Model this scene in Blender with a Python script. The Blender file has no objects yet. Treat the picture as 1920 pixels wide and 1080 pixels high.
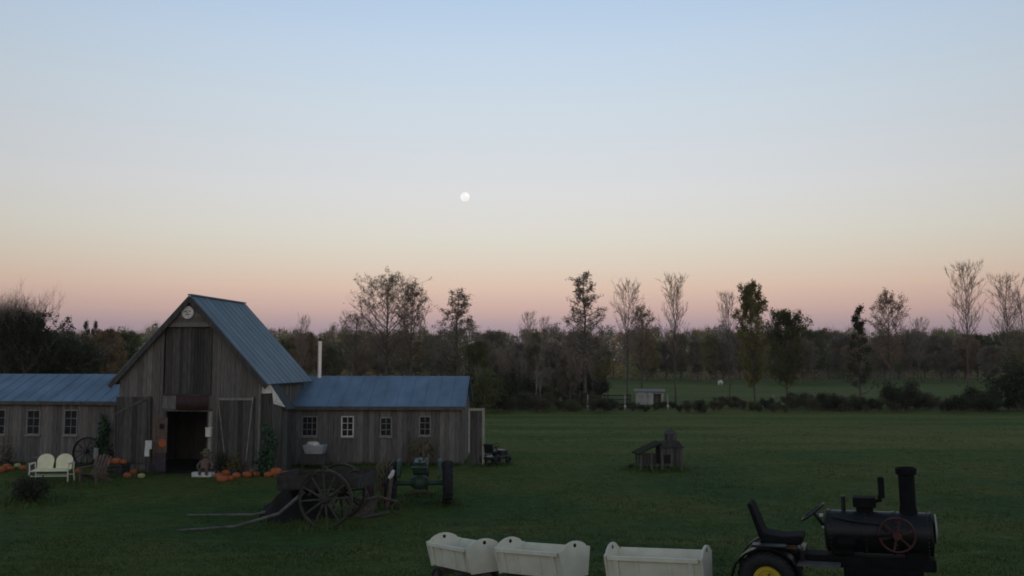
import bpy, bmesh, math, random
import numpy as np
from mathutils import Vector, Matrix, Euler
R = math.radians
C = bpy.context.scene.collection
rng = random.Random(7)

# ------------------------------------------------------------------ camera
F, PITCH, CAMZ = 1663.0, R(4.74), 4.0
SP, CP = math.sin(PITCH), math.cos(PITCH)
cam_d = bpy.data.cameras.new('camera'); cam = bpy.data.objects.new('camera', cam_d); C.objects.link(cam)
cam.location = (0, 0, CAMZ); cam.rotation_euler = (R(90) + PITCH, 0, 0)
cam_d.sensor_width = 36; cam_d.lens = 36 * F / 1920; cam_d.clip_end = 9000; cam_d.clip_start = 0.1
bpy.context.scene.camera = cam

def X(px, Y, py=760):                       # world x seen at column px, depth Y
    cx, cy = (px - 960) / F, (540 - py) / F
    return cx * Y / (CP - cy * SP)
def Z(py, Y):                               # world z seen at row py, depth Y
    cy = (540 - py) / F
    return CAMZ + Y * (SP + cy * CP) / (CP - cy * SP)

# ------------------------------------------------------------------ world, sun, exposure
SKY_STOPS = [  # sin(elevation), sRGB
    (-0.30, (60, 60, 54)), (-0.02, (118, 108, 112)), (0.02, (145, 135, 154)), (0.040, (163, 148, 160)), (0.0575, (192, 164, 164)), (0.0826, (210, 184, 173)), (0.11, (211, 199, 188)), (0.139, (211, 208, 201)), (0.184, (211, 211, 214)), (0.285, (198, 210, 222)), (0.337, (189, 206, 226)), (0.386, (176, 199, 225)), (0.55, (115, 136, 162)), (1.0, (92, 108, 124))]
def lin(c):
    return tuple(((v / 255 + 0.055) / 1.055) ** 2.4 if v > 10 else v / 255 / 12.92 for v in c)
scn = bpy.context.scene
scn.view_settings.view_transform = 'Standard'; scn.view_settings.look = 'None'
scn.cycles.filter_width = 1.8             # a soft phone lens
scn.view_settings.exposure = 0; scn.view_settings.gamma = 1; scn.view_settings.use_curve_mapping = False
world = bpy.data.worlds.new('World'); scn.world = world; world.use_nodes = True
nt = world.node_tree; nt.nodes.clear()
out = nt.nodes.new('ShaderNodeOutputWorld'); add = nt.nodes.new('ShaderNodeAddShader')
bg1 = nt.nodes.new('ShaderNodeBackground'); bg2 = nt.nodes.new('ShaderNodeBackground')
sky = nt.nodes.new('ShaderNodeTexSky'); sky.sky_type = 'NISHITA'; sky.sun_disc = False
sky.sun_elevation = R(1.0); sky.sun_rotation = R(188)
nt.links.new(sky.outputs[0], bg1.inputs[0]); bg1.inputs[1].default_value = 0.05
tc = nt.nodes.new('ShaderNodeTexCoord'); sep = nt.nodes.new('ShaderNodeSeparateXYZ')
nt.links.new(tc.outputs['Generated'], sep.inputs[0])
mr = nt.nodes.new('ShaderNodeMapRange'); mr.inputs['From Min'].default_value = -0.30; mr.inputs['From Max'].default_value = 1.0
nt.links.new(sep.outputs['Z'], mr.inputs['Value'])
ramp = nt.nodes.new('ShaderNodeValToRGB'); cr = ramp.color_ramp
for i, (z, c) in enumerate(SKY_STOPS):
    p = (z + 0.30) / 1.30
    e = cr.elements[i] if i < 2 else cr.elements.new(p)
    e.position = p
for e, (z, c) in zip(cr.elements, SKY_STOPS):
    e.color = (*lin(c), 1)
nt.links.new(mr.outputs[0], ramp.inputs[0])
# lens vignetting put into the sky colour: dims to either side
x2 = nt.nodes.new('ShaderNodeMath'); x2.operation = 'MULTIPLY'
nt.links.new(sep.outputs['X'], x2.inputs[0]); nt.links.new(sep.outputs['X'], x2.inputs[1])
az = nt.nodes.new('ShaderNodeMapRange'); az.inputs['From Min'].default_value = 0; az.inputs['From Max'].default_value = 0.25
az.inputs['To Min'].default_value = 1.0; az.inputs['To Max'].default_value = 0.84
nt.links.new(x2.outputs[0], az.inputs['Value'])
sc_ = nt.nodes.new('ShaderNodeVectorMath'); sc_.operation = 'SCALE'
nt.links.new(ramp.outputs[0], sc_.inputs[0]); nt.links.new(az.outputs[0], sc_.inputs['Scale'])
nt.links.new(sc_.outputs[0], bg2.inputs[0]); bg2.inputs[1].default_value = 1.0
nt.links.new(bg1.outputs[0], add.inputs[0]); nt.links.new(bg2.outputs[0], add.inputs[1]); nt.links.new(add.outputs[0], out.inputs[0])

sun_d = bpy.data.lights.new('sun', 'SUN'); sun_d.energy = 0.12; sun_d.angle = R(40); sun_d.color = (1.0, 0.82, 0.66)
sun = bpy.data.objects.new('sun', sun_d); C.objects.link(sun)
sun.rotation_euler = (R(80), 0, R(8))        # afterglow low behind the camera
sun.location = (0, -20, 30)

# ------------------------------------------------------------------ helpers
def ground_z(x, y):
    y = max(y, -6.0)
    z = 2.3 * (1 - y / 22) ** 1.3 if y < 22 else 0.0
    z -= 0.07 * math.exp(-((x + .9) ** 2 + (y - 14.0) ** 2) / 1.6)
    return z + 0.025 * math.sin(x * .9 + y * .5) * math.sin(y * .35 - x * .21)

def M(name, c, rough=.8, metal=0.0, var=.25, scale=6.0, isl=0.0, bump=0.0, stretch=(1, 1, 1), spec=.3, c2=None, attr=None, leaf=False):
    m = bpy.data.materials.new(name); m.use_nodes = True
    n = m.node_tree; b = n.nodes['Principled BSDF']
    b.inputs['Roughness'].default_value = rough; b.inputs['Metallic'].default_value = metal
    b.inputs['Specular IOR Level'].default_value = spec
    t = n.nodes.new('ShaderNodeTexCoord'); mp = n.nodes.new('ShaderNodeMapping'); mp.inputs['Scale'].default_value = stretch
    n.links.new(t.outputs['Object'], mp.inputs[0])
    no = n.nodes.new('ShaderNodeTexNoise'); no.inputs['Scale'].default_value = scale; no.inputs['Detail'].default_value = 5
    n.links.new(mp.outputs[0], no.inputs['Vector'])
    r = n.nodes.new('ShaderNodeMapRange'); r.inputs['From Min'].default_value = .3; r.inputs['From Max'].default_value = .7
    r.inputs['To Min'].default_value = 1 - var; r.inputs['To Max'].default_value = 1 + var
    n.links.new(no.outputs[0], r.inputs[0])
    fac = r.outputs[0]
    geo = n.nodes.new('ShaderNodeNewGeometry')
    if isl:
        r2 = n.nodes.new('ShaderNodeMapRange'); r2.inputs['To Min'].default_value = 1 - isl; r2.inputs['To Max'].default_value = 1 + isl
        n.links.new(geo.outputs['Random Per Island'], r2.inputs[0])
        mu = n.nodes.new('ShaderNodeMath'); mu.operation = 'MULTIPLY'
        n.links.new(fac, mu.inputs[0]); n.links.new(r2.outputs[0], mu.inputs[1]); fac = mu.outputs[0]
    sc = n.nodes.new('ShaderNodeVectorMath'); sc.operation = 'SCALE'
    if attr:
        a = n.nodes.new('ShaderNodeAttribute'); a.attribute_name = attr
        n.links.new(a.outputs['Color'], sc.inputs[0])
    elif c2:
        mx = n.nodes.new('ShaderNodeMix'); mx.data_type = 'RGBA'
        mx.inputs['A'].default_value = (*c, 1); mx.inputs['B'].default_value = (*c2, 1)
        if isl: 
            w = n.nodes.new('ShaderNodeMath'); w.operation = 'FRACT'
            w2 = n.nodes.new('ShaderNodeMath'); w2.operation = 'MULTIPLY'; w2.inputs[1].default_value = 7.31
            n.links.new(geo.outputs['Random Per Island'], w2.inputs[0]); n.links.new(w2.outputs[0], w.inputs[0])
            n.links.new(w.outputs[0], mx.inputs['Factor'])
        else:
            n2 = n.nodes.new('ShaderNodeTexNoise'); n2.inputs['Scale'].default_value = scale * .35
            n.links.new(mp.outputs[0], n2.inputs['Vector'])
            r3 = n.nodes.new('ShaderNodeMapRange'); r3.inputs['From Min'].default_value = .4; r3.inputs['From Max'].default_value = .6
            n.links.new(n2.outputs[0], r3.inputs[0]); n.links.new(r3.outputs[0], mx.inputs['Factor'])
        n.links.new(mx.outputs['Result'], sc.inputs[0])
    else:
        sc.inputs[0].default_value = c
    n.links.new(fac, sc.inputs['Scale']); n.links.new(sc.outputs[0], b.inputs['Base Color'])
    if bump:
        bp = n.nodes.new('ShaderNodeBump'); bp.inputs['Strength'].default_value = bump; bp.inputs['Distance'].default_value = .02
        n.links.new(no.outputs[0], bp.inputs['Height']); n.links.new(bp.outputs[0], b.inputs['Normal'])
    if leaf:                                   # thin leaves let part of the light through
        tl = n.nodes.new('ShaderNodeBsdfTranslucent'); mxs = n.nodes.new('ShaderNodeMixShader'); mxs.inputs[0].default_value = .5
        n.links.new(sc.outputs[0], tl.inputs['Color']); n.links.new(b.outputs[0], mxs.inputs[1]); n.links.new(tl.outputs[0], mxs.inputs[2])
        n.links.new(mxs.outputs[0], n.nodes['Material Output'].inputs['Surface'])
    return m

class MB:
    def __init__(s): s.v = []; s.f = []; s.m = []; s.mi = 0
    def add(s, vs, fs):
        o = len(s.v); s.v += [tuple(v) for v in vs]
        s.f += [tuple(i + o for i in f) for f in fs]; s.m += [s.mi] * len(fs); return s
    def hexa(s, vs):                       # 8 corners: bottom 4, top 4
        return s.add(vs, [(3, 2, 1, 0), (4, 5, 6, 7), (0, 1, 5, 4), (1, 2, 6, 5), (2, 3, 7, 6), (3, 0, 4, 7)])
    def box(s, c, d, rot=None):
        x, y, z = d[0] / 2, d[1] / 2, d[2] / 2
        vs = [Vector(p) for p in ((-x, -y, -z), (x, -y, -z), (x, y, -z), (-x, y, -z), (-x, -y, z), (x, -y, z), (x, y, z), (-x, y, z))]
        if rot is not None:
            m = Euler(rot).to_matrix(); vs = [m @ v for v in vs]
        return s.hexa([v + Vector(c) for v in vs])
    def beam(s, p, q, w, h, up=(0, 0, 1)):  # rectangular bar from p to q
        p, q = Vector(p), Vector(q); d = (q - p).normalized(); u = Vector(up)
        if abs(d.dot(u)) > .95: u = Vector((0, 1, 0))
        a = d.cross(u).normalized() * w / 2; b = a.cross(d).normalized() * h / 2
        return s.hexa([p - a - b, p + a - b, q + a - b, q - a - b, p - a + b, p + a + b, q + a + b, q - a + b])
    def tube(s, pts, rs, n=8, cap=True):
        pts = [Vector(p) for p in pts]
        if not isinstance(rs, (list, tuple)): rs = [rs] * len(pts)
        o = len(s.v); prev = None
        for i, p in enumerate(pts):
            d = (pts[min(i + 1, len(pts) - 1)] - pts[max(i - 1, 0)]).normalized()
            if prev is None:
                u = Vector((0, 0, 1)) if abs(d.z) < .9 else Vector((1, 0, 0))
                a = d.cross(u).normalized()
            else:
                a = (prev - d * prev.dot(d)).normalized()
            prev = a; b = d.cross(a)
            for k in range(n):
                t = 2 * math.pi * k / n
                s.v.append(tuple(p + (a * math.cos(t) + b * math.sin(t)) * rs[i]))
        for i in range(len(pts) - 1):
            for k in range(n):
                s.f.append((o + i * n + k, o + i * n + (k + 1) % n, o + (i + 1) * n + (k + 1) % n, o + (i + 1) * n + k)); s.m.append(s.mi)
        if cap:
            s.f.append(tuple(o + k for k in range(n))[::-1]); s.m.append(s.mi)
            s.f.append(tuple(o + (len(pts) - 1) * n + k for k in range(n))); s.m.append(s.mi)
        return s
    def lathe(s, prof, c=(0, 0, 0), mat=None, n=20, rib=None):   # prof: (r, h) about local z
        o = len(s.v); m = mat if mat is not None else Matrix.Identity(3)
        for r, h in prof:
            for k in range(n):
                t = 2 * math.pi * k / n
                rr = r * (1 + (rib(t) if rib else 0))
                s.v.append(tuple(m @ Vector((rr * math.cos(t), rr * math.sin(t), h)) + Vector(c)))
        for i in range(len(prof) - 1):
            for k in range(n):
                s.f.append((o + i * n + k, o + i * n + (k + 1) % n, o + (i + 1) * n + (k + 1) % n, o + (i + 1) * n + k)); s.m.append(s.mi)
        s.f.append(tuple(o + k for k in range(n))[::-1]); s.m.append(s.mi)
        s.f.append(tuple(o + (len(prof) - 1) * n + k for k in range(n))); s.m.append(s.mi)
        return s
    def torus(s, c, mat, Rr, r, n=32, m=8, w=None, a0=0, a1=2 * math.pi):   # about local z; w = half width along axis
        o = len(s.v); w = w or r
        full = abs(a1 - a0 - 2 * math.pi) < 1e-6; nn = n if full else n + 1
        for i in range(nn):
            t = a0 + (a1 - a0) * i / n
            for k in range(m):
                q = 2 * math.pi * k / m
                rr = Rr + r * math.cos(q)
                s.v.append(tuple(mat @ Vector((rr * math.cos(t), rr * math.sin(t), w * math.sin(q))) + Vector(c)))
        for i in range(n):
            j = (i + 1) % nn
            for k in range(m):
                s.f.append((o + i * m + k, o + j * m + k, o + j * m + (k + 1) % m, o + i * m + (k + 1) % m)); s.m.append(s.mi)
        return s
    def prism(s, poly, y0, y1):             # (x, z) outline extruded along y
        n = len(poly)
        return s.add([(x, y0, z) for x, z in poly] + [(x, y1, z) for x, z in poly],
                     [tuple(range(n)), tuple(range(2 * n - 1, n - 1, -1))] + [(i, i + n, (i + 1) % n + n, (i + 1) % n) for i in range(n)])
    def build(s, name, mat, parent=None, smooth=False, bevel=0, fix=True):
        me = bpy.data.meshes.new(name); me.from_pydata(s.v, [], s.f)
        for m in (mat if isinstance(mat, (list, tuple)) else [mat]): me.materials.append(m)
        me.polygons.foreach_set('material_index', s.m)
        if fix:
            bm = bmesh.new(); bm.from_mesh(me); bmesh.ops.recalc_face_normals(bm, faces=bm.faces); bm.to_mesh(me); bm.free()
        if smooth:
            me.polygons.foreach_set('use_smooth', [True] * len(me.polygons)); me.set_sharp_from_angle(angle=R(40))
        me.update()
        o = bpy.data.objects.new(name, me); C.objects.link(o)
        if parent: o.parent = parent
        if bevel:
            b = o.modifiers.new('bevel', 'BEVEL'); b.width = bevel; b.segments = 2; b.limit_method = 'ANGLE'
        return o

def tag(o, label=None, cat=None, group=None, kind=None):
    if label: o['label'] = label
    if cat: o['category'] = cat
    if group: o['group'] = group
    if kind: o['kind'] = kind
    return o
def thing(name, label, cat, loc=(0, 0, 0), rz=0.0, group=None):
    o = bpy.data.objects.new(name, None); C.objects.link(o); o.location = loc; o.rotation_euler = (0, 0, rz)
    o.empty_display_size = .2
    return tag(o, label, cat, group)
def dup(root, loc, rz=0.0, scale=None, label=None, group=None):
    r = root.copy(); C.objects.link(r); r.location = loc; r.rotation_euler = (0, 0, rz)
    if scale: r.scale = scale if isinstance(scale, tuple) else (scale,) * 3
    if label: r['label'] = label
    if group: r['group'] = group
    for ch in list(root.children):
        c = ch.copy(); C.objects.link(c); c.parent = r
        for g in ch.children:
            d = g.copy(); C.objects.link(d); d.parent = c
    return r
def on_ground(px, Y, py=860): 
    x = X(px, Y, py); return (x, Y, ground_z(x, Y))
AX = {'x': Matrix.Rotation(R(90), 3, 'Y'), 'y': Matrix.Rotation(R(-90), 3, 'X'), 'z': Matrix.Identity(3)}

# ------------------------------------------------------------------ materials
m_board = M('weathered_boards', (.142, .128, .115), .9, var=.34, scale=5, isl=.28, bump=.5, stretch=(6, 6, .5), c2=(.122, .116, .110))
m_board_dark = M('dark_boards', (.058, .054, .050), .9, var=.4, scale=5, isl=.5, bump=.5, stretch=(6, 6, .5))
m_trim_grey = M('grey_trim', (.20, .195, .185), .85, var=.3, scale=8, isl=.2)
m_pale_wood = M('pale_wood', (.27, .255, .215), .85, var=.3, scale=8, isl=.15, stretch=(4, 4, 1))
m_roof = M('roof_steel', (.130, .200, .285), .58, metal=.1, var=.24, scale=1.3, isl=.04, stretch=(1.2, .6, .6), spec=.4)
m_roof_main = M('roof_steel_main', (.098, .150, .195), .58, metal=.1, var=.24, scale=1.3, isl=.04, stretch=(.6, 1.2, .6), spec=.4)
m_roof_dark = M('shingle_dark', (.05, .055, .06), .9, var=.3, scale=10)
m_white = M('white_paint', (.66, .64, .53), .65, var=.09, scale=4, c2=(.61, .59, .48))
m_cream = M('cream_paint', (.74, .71, .48), .6, var=.08, scale=5)
m_white_worn = M('worn_white', (.60, .58, .55), .75, var=.22, scale=9)
m_pipe = M('stove_pipe', (.90, .83, .73), .38, metal=.25, var=.06, scale=6)  # the sunset's reflection is put into the cream base colour
m_glass = M('window_glass', (.02, .022, .026), .12, var=.1, spec=.6)
m_black = M('black_paint', (.009, .010, .012), .45, var=.25, scale=6, spec=.28)
m_matte = M('matte_black', (.008, .0085, .009), .9, var=.3, scale=8, spec=.12)
m_rubber = M('rubber', (.02, .02, .021), .85, var=.25, scale=14, bump=.3)
m_red = M('faded_red', (.040, .018, .020), .7, var=.3, scale=8)
m_redwheel = M('red_flywheel', (.055, .018, .018), .6, var=.3, scale=10)
m_yellow = M('yellow_rim', (.62, .47, .05), .5, var=.15, scale=10)
m_green_paint = M('tractor_green', (.030, .058, .036), .55, var=.3, scale=6)
m_rust = M('rusty_iron', (.085, .065, .052), .85, var=.4, scale=12)
m_oldwood = M('old_wagon_wood', (.038, .034, .031), .9, var=.4, scale=7, isl=.25, stretch=(1, 1, 1))
m_greywood = M('grey_wood', (.085, .078, .072), .9, var=.35, scale=7, isl=.2)
m_wheelwood = M('wheel_wood', (.062, .056, .052), .9, var=.4, scale=7)
m_shaft = M('shaft_wood', (.125, .118, .11), .9, var=.35, scale=5)
m_brown = M('brown_stain', (.11, .075, .06), .8, var=.3, scale=7, isl=.2)
m_orange = M('pumpkin_skin', (.35, .095, .032), .6, var=.2, scale=6)
m_gourd = M('gourd_skin', (.40, .36, .17), .55, var=.25, scale=6)
m_stem = M('pumpkin_stem', (.10, .10, .05), .9)
m_straw = M('dry_stalks', (.13, .105, .065), .95, var=.3, scale=5, isl=.4)
m_bark = M('bark', (.095, .082, .07), .95, var=.35, scale=5, isl=.15)
m_bark_dark = M('bark_dark', (.075, .063, .055), .95, var=.35, scale=5)
m_bark_light = M('birch_bark', (.30, .28, .25), .9, var=.3, scale=6)
m_twig = M('twigs', (.22, .175, .145), .95, isl=.3)
m_leaf_green = M('leaves_green', (.105, .125, .050), .8, var=.3, scale=.6, isl=.2, c2=(.14, .135, .055), leaf=True, spec=.1)
m_leaf_dark = M('leaves_dark', (.052, .064, .036), .8, var=.3, scale=.6, isl=.2, c2=(.07, .070, .044), leaf=True, spec=.1)
m_leaf_olive = M('leaves_olive', (.27, .245, .085), .8, var=.3, scale=.5, isl=.2, c2=(.175, .15, .07), leaf=True, spec=.1)
m_leaf_rust = M('leaves_rust', (.27, .185, .10), .8, var=.3, scale=.5, isl=.2, c2=(.225, .15, .09), leaf=True, spec=.1)
m_leaf_brown = M('leaves_brown', (.23, .19, .135), .8, var=.3, scale=.5, isl=.2, c2=(.19, .165, .12), leaf=True, spec=.1)
m_vine = M('leaves_vine', (.035, .075, .035), .7, var=.3, scale=2, isl=.4)
m_mix = M('wood_foliage', (0, 0, 0), .85, var=.25, scale=.08, isl=.15, attr='tint', leaf=True, spec=.1)
m_leaf_hedge = M('leaves_hedge', (.135, .115, .075), .85, var=.3, scale=1.0, isl=.3, c2=(.10, .095, .055), leaf=True, spec=.1)
m_tin = M('galvanised', (.42, .45, .47), .45, metal=.3, var=.15, scale=8)
m_purple = M('dull_purple', (.05, .038, .05), .8)
m_dark = M('deep_black', (.012, .012, .012), .9)  # plain black; on the barn floors it paints in the shade

# ------------------------------------------------------------------ ground
def ground():
    ys = list(np.arange(-40, 4, 4.0)) + list(np.arange(4, 44, .8)) + list(np.arange(44, 130, 4.0)) + list(np.geomspace(130, 6000, 24))
    xs = list(-np.geomspace(6000, 62, 14)) + list(np.arange(-60, 61, 1.2)) + list(np.geomspace(62, 6000, 14))
    vs = [(x, y, ground_z(x, y)) for y in ys for x in xs]; n = len(xs)
    fs = [(j * n + i, j * n + i + 1, (j + 1) * n + i + 1, (j + 1) * n + i) for j in range(len(ys) - 1) for i in range(n - 1)]
    m = bpy.data.materials.new('grass_ground'); m.use_nodes = True; t = m.node_tree; b = t.nodes['Principled BSDF']
    b.inputs['Roughness'].default_value = .95; b.inputs['Specular IOR Level'].default_value = .1
    geo = t.nodes.new('ShaderNodeNewGeometry')
    def noise(scale, stretch=(1, 1, 1), det=4):
        mp = t.nodes.new('ShaderNodeMapping'); mp.inputs['Scale'].default_value = stretch; t.links.new(geo.outputs['Position'], mp.inputs[0])
        n_ = t.nodes.new('ShaderNodeTexNoise'); n_.inputs['Scale'].default_value = scale; n_.inputs['Detail'].default_value = det
        t.links.new(mp.outputs[0], n_.inputs['Vector']); return n_.outputs[0]
    def mrange(v, a, b_, c, d):
        q = t.nodes.new('ShaderNodeMapRange'); q.inputs[1].default_value = a; q.inputs[2].default_value = b_; q.inputs[3].default_value = c; q.inputs[4].default_value = d
        t.links.new(v, q.inputs[0]); return q.outputs[0]
    def mix(f, a, b_):
        q = t.nodes.new('ShaderNodeMix'); q.data_type = 'RGBA'; t.links.new(f, q.inputs['Factor'])
        for k, v in (('A', a), ('B', b_)):
            if isinstance(v, tuple): q.inputs[k].default_value = (*v, 1)
            else: t.links.new(v, q.inputs[k])
        return q.outputs['Result']
    lush = mix(mrange(noise(.22), .42, .58, 0, 1), (.030, .068, .015), (.066, .084, .018))
    hay = mix(mrange(noise(.16, (.16, 1.9, 1)), .40, .60, 0, 1), (.050, .088, .016), (.112, .116, .026))
    sp = t.nodes.new('ShaderNodeSeparateXYZ'); t.links.new(geo.outputs['Position'], sp.inputs[0])
    wob = t.nodes.new('ShaderNodeMath'); wob.operation = 'MULTIPLY_ADD'; wob.inputs[1].default_value = 16
    t.links.new(noise(.07), wob.inputs[0]); t.links.new(sp.outputs['Y'], wob.inputs[2])
    col = mix(mrange(wob.outputs[0], 36, 54, 0, 1), lush, hay)
    f = mrange(noise(2.5, (1, 1, 1), 8), .3, .7, .7, 1.3)
    s_ = t.nodes.new('ShaderNodeVectorMath'); s_.operation = 'SCALE'; t.links.new(col, s_.inputs[0]); t.links.new(f, s_.inputs['Scale'])
    t.links.new(s_.outputs[0], b.inputs['Base Color'])
    bp = t.nodes.new('ShaderNodeBump'); bp.inputs['Strength'].default_value = .8; bp.inputs['Distance'].default_value = .06
    t.links.new(noise(9, (1, 1, 1), 6), bp.inputs['Height']); t.links.new(bp.outputs[0], b.inputs['Normal'])
    mb = MB(); mb.v = vs; mb.f = fs; mb.m = [0] * len(fs)
    o = mb.build('ground', m, smooth=True, fix=False); tag(o, kind='structure')
ground()

def grass_blades():
    g = np.random.default_rng(3); n = 190000
    u = g.random(n) ** 1.25; y = 9.5 * (62 / 9.5) ** u; x = (g.random(n) * 2 - 1) * .66 * y
    keep = ~((y > 31.5) & (x < -1.5)); x, y = x[keep], y[keep]; n = len(x)
    tuft = np.zeros(n)                          # longer unmown grass left round wheels, posts and along the walls
    ex_, ey_, et_ = [], [], []
    for (px, Y, rad, k) in TUFTS:
        c0 = X(px, Y, 900); ex_.append(c0 + g.normal(0, rad, k)); ey_.append(Y + g.normal(0, rad * .7, k)); et_.append(np.full(k, 1.0))
    for (xa, ya, xb, yb, k) in WALLS:
        t = g.random(k); ex_.append(xa + (xb - xa) * t + g.normal(0, .05, k)); ey_.append(ya + (yb - ya) * t - np.abs(g.normal(0, .12, k))); et_.append(np.full(k, 1.1))
    x = np.concatenate([x] + ex_); y = np.concatenate([y] + ey_); tuft = np.concatenate([tuft] + et_); n = len(x)
    z = np.array([ground_z(a, b) for a, b in zip(x, y)])
    clump = .5 + .5 * np.sin(x * 1.7 + np.sin(y * 1.3) * 2) * np.sin(y * 2.1 + np.cos(x * .9))
    h = (.022 + .045 * g.random(n)) * (.5 + clump) * np.clip(1.25 - y / 62, .25, 1) * .8 + tuft * (.03 + .12 * g.random(n) ** 2); w = .004 + .0007 * y
    a = g.random(n) * 6.283; lx, ly = g.normal(0, .5, n) * h, g.normal(0, .5, n) * h
    V = np.empty((n, 3, 3)); dx, dy = np.cos(a) * w, np.sin(a) * w
    V[:, 0] = np.stack([x - dx, y - dy, z - .01], 1); V[:, 1] = np.stack([x + dx, y + dy, z - .01], 1); V[:, 2] = np.stack([x + lx, y + ly, z + h], 1)
    me = bpy.data.meshes.new('lawn_grass'); me.from_pydata(V.reshape(-1, 3).tolist(), [], np.arange(n * 3).reshape(-1, 3).tolist())
    me.materials.append(M('grass_blade', (.048, .084, .018), .8, var=.4, scale=.25, isl=.2, c2=(.066, .088, .020)))
    o = bpy.data.objects.new('lawn_grass', me); C.objects.link(o); tag(o, 'short dark green lawn grass', 'grass', kind='stuff')

# ------------------------------------------------------------------ the moon
mm = bpy.data.materials.new('moon_light'); mm.use_nodes = True; b = mm.node_tree.nodes['Principled BSDF']
b.inputs['Base Color'].default_value = (.1, .1, .1, 1); b.inputs['Emission Color'].default_value = (1, .985, .95, 1)
no = mm.node_tree.nodes.new('ShaderNodeTexNoise'); no.inputs['Scale'].default_value = .045
r_ = mm.node_tree.nodes.new('ShaderNodeMapRange'); r_.inputs[1].default_value = .35; r_.inputs[2].default_value = .65; r_.inputs[3].default_value = .84; r_.inputs[4].default_value = 1.0
tcm = mm.node_tree.nodes.new('ShaderNodeTexCoord'); mm.node_tree.links.new(tcm.outputs['Object'], no.inputs['Vector'])
mm.node_tree.links.new(no.outputs[0], r_.inputs[0]); mm.node_tree.links.new(r_.outputs[0], b.inputs['Emission Strength'])
MY = 4000.0; mr_ = 8.7 * MY / F
mo = MB().lathe([(mr_ * math.sin(math.pi * (i + .01) / 24.02), -mr_ * math.cos(math.pi * (i + .01) / 24.02)) for i in range(25)], n=40).build('moon', mm, smooth=True)
mo.location = (X(872, MY, 369), MY, Z(369, MY)); tag(mo, 'pale nearly full moon low in the evening sky', 'moon')

# ------------------------------------------------------------------ barn
BO = Vector((-11.66, 32.3, 0.0)); BYAW = R(-7)
barn = thing('barn', 'weathered board barn with steep blue metal roof, black doorway and two low wings', 'barn', BO, BYAW)
cB, sB = math.cos(BYAW), math.sin(BYAW)
def BL(px, py, yl):                           # pixel on the barn-frame plane y = yl  ->  local (x, z)
    cx, cy = (px - 960) / F, (540 - py) / F
    d = Vector((cx, CP - cy * SP, SP + cy * CP)); o = Vector((0, 0, CAMZ)) - BO
    lo = (cB * o.x + sB * o.y, -sB * o.x + cB * o.y); ld = (cB * d.x + sB * d.y, -sB * d.x + cB * d.y)
    t = (yl - lo[1]) / ld[1]
    return lo[0] + t * ld[0], o.z + t * d.z
WA = R(5.5); WPX, WPY = 9.45, 3.66              # the right wing stands at a slight angle to the barn
def BLR(px, py, yl):                          # same, in the right wing's own frame (turned by WA about its front right corner)
    cx, cy = (px - 960) / F, (540 - py) / F
    d = Vector((cx, CP - cy * SP, SP + cy * CP)); o = Vector((0, 0, CAMZ)) - BO
    lo = (cB * o.x + sB * o.y, -sB * o.x + cB * o.y); ld = (cB * d.x + sB * d.y, -sB * d.x + cB * d.y)
    c, s_ = math.cos(WA), math.sin(WA); q = (lo[0] - WPX, lo[1] - WPY)
    lo = (c * q[0] + s_ * q[1] + WPX, -s_ * q[0] + c * q[1] + WPY); ld = (c * ld[0] + s_ * ld[1], -s_ * ld[0] + c * ld[1])
    t = (yl - lo[1]) / ld[1]
    return lo[0] + t * ld[0], o.z + t * d.z
def WW(x, y):                                 # right wing frame -> barn frame
    c, s_ = math.cos(WA), math.sin(WA); return (WPX + c * (x - WPX) - s_ * (y - WPY), WPY + s_ * (x - WPX) + c * (y - WPY))
def BW(x, y, z=0.0):                          # barn frame -> world
    return (BO.x + cB * x - sB * y, BO.y + sB * x + cB * y, z)
HW, PK, EV, DEP = 2.70, 6.32, 3.44, 4.3
SL = (PK - EV) / HW
def roofline(x): return PK - abs(x) * SL
def boards(mb, x0, x1, zlo, zhi, y, w=.19, t=.03, seed=1, ragged=.0, axis='x', step=.004):
    r = random.Random(seed); x = x0
    while x < x1 - .02:
        ww = min(w * r.uniform(.75, 1.25), x1 - x); a, b_ = x + step, x + ww - step
        dy = r.uniform(-.008, .008)
        za, zb = zlo(a) if callable(zlo) else zlo, zlo(b_) if callable(zlo) else zlo
        ta, tb = zhi(a) if callable(zhi) else zhi, zhi(b_) if callable(zhi) else zhi
        rag = r.uniform(0, ragged)
        pts = [(a, za + rag), (b_, zb + rag), (b_, tb), (a, ta)]
        if axis == 'x':
            mb.hexa([(pts[0][0], y - t + dy, pts[0][1]), (pts[1][0], y - t + dy, pts[1][1]), (pts[1][0], y + dy, pts[1][1]), (pts[0][0], y + dy, pts[0][1]),
                     (pts[3][0], y - t + dy, pts[3][1]), (pts[2][0], y - t + dy, pts[2][1]), (pts[2][0], y + dy, pts[2][1]), (pts[3][0], y + dy, pts[3][1])])
        else:
            mb.hexa([(y - t + dy, pts[0][0], pts[0][1]), (y - t + dy, pts[1][0], pts[1][1]), (y + dy, pts[1][0], pts[1][1]), (y + dy, pts[0][0], pts[0][1]),
                     (y - t + dy, pts[3][0], pts[3][1]), (y - t + dy, pts[2][0], pts[2][1]), (y + dy, pts[2][0], pts[2][1]), (y + dy, pts[3][0], pts[3][1])])
        x += ww
dx0, dtop = BL(314, 771, 0); dx1, _ = BL(390, 771, 0)
lx0, lz0 = BL(306, 738, 0); lx1, lz1 = BL(401, 613, 0)
w = MB()
boards(w, -HW, lx0, 0, roofline, 0, seed=3, ragged=.1)
boards(w, lx1, HW, 0, roofline, 0, seed=4, ragged=.1)
boards(w, lx0, dx0, 0, lz0, 0, seed=5); boards(w, dx1, lx1, 0, lz0, 0, seed=6)
boards(w, dx0, dx1, dtop, lz0, 0, seed=8)
z = lz1                                        # horizontal boards in the peak, proud of the wall
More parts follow.
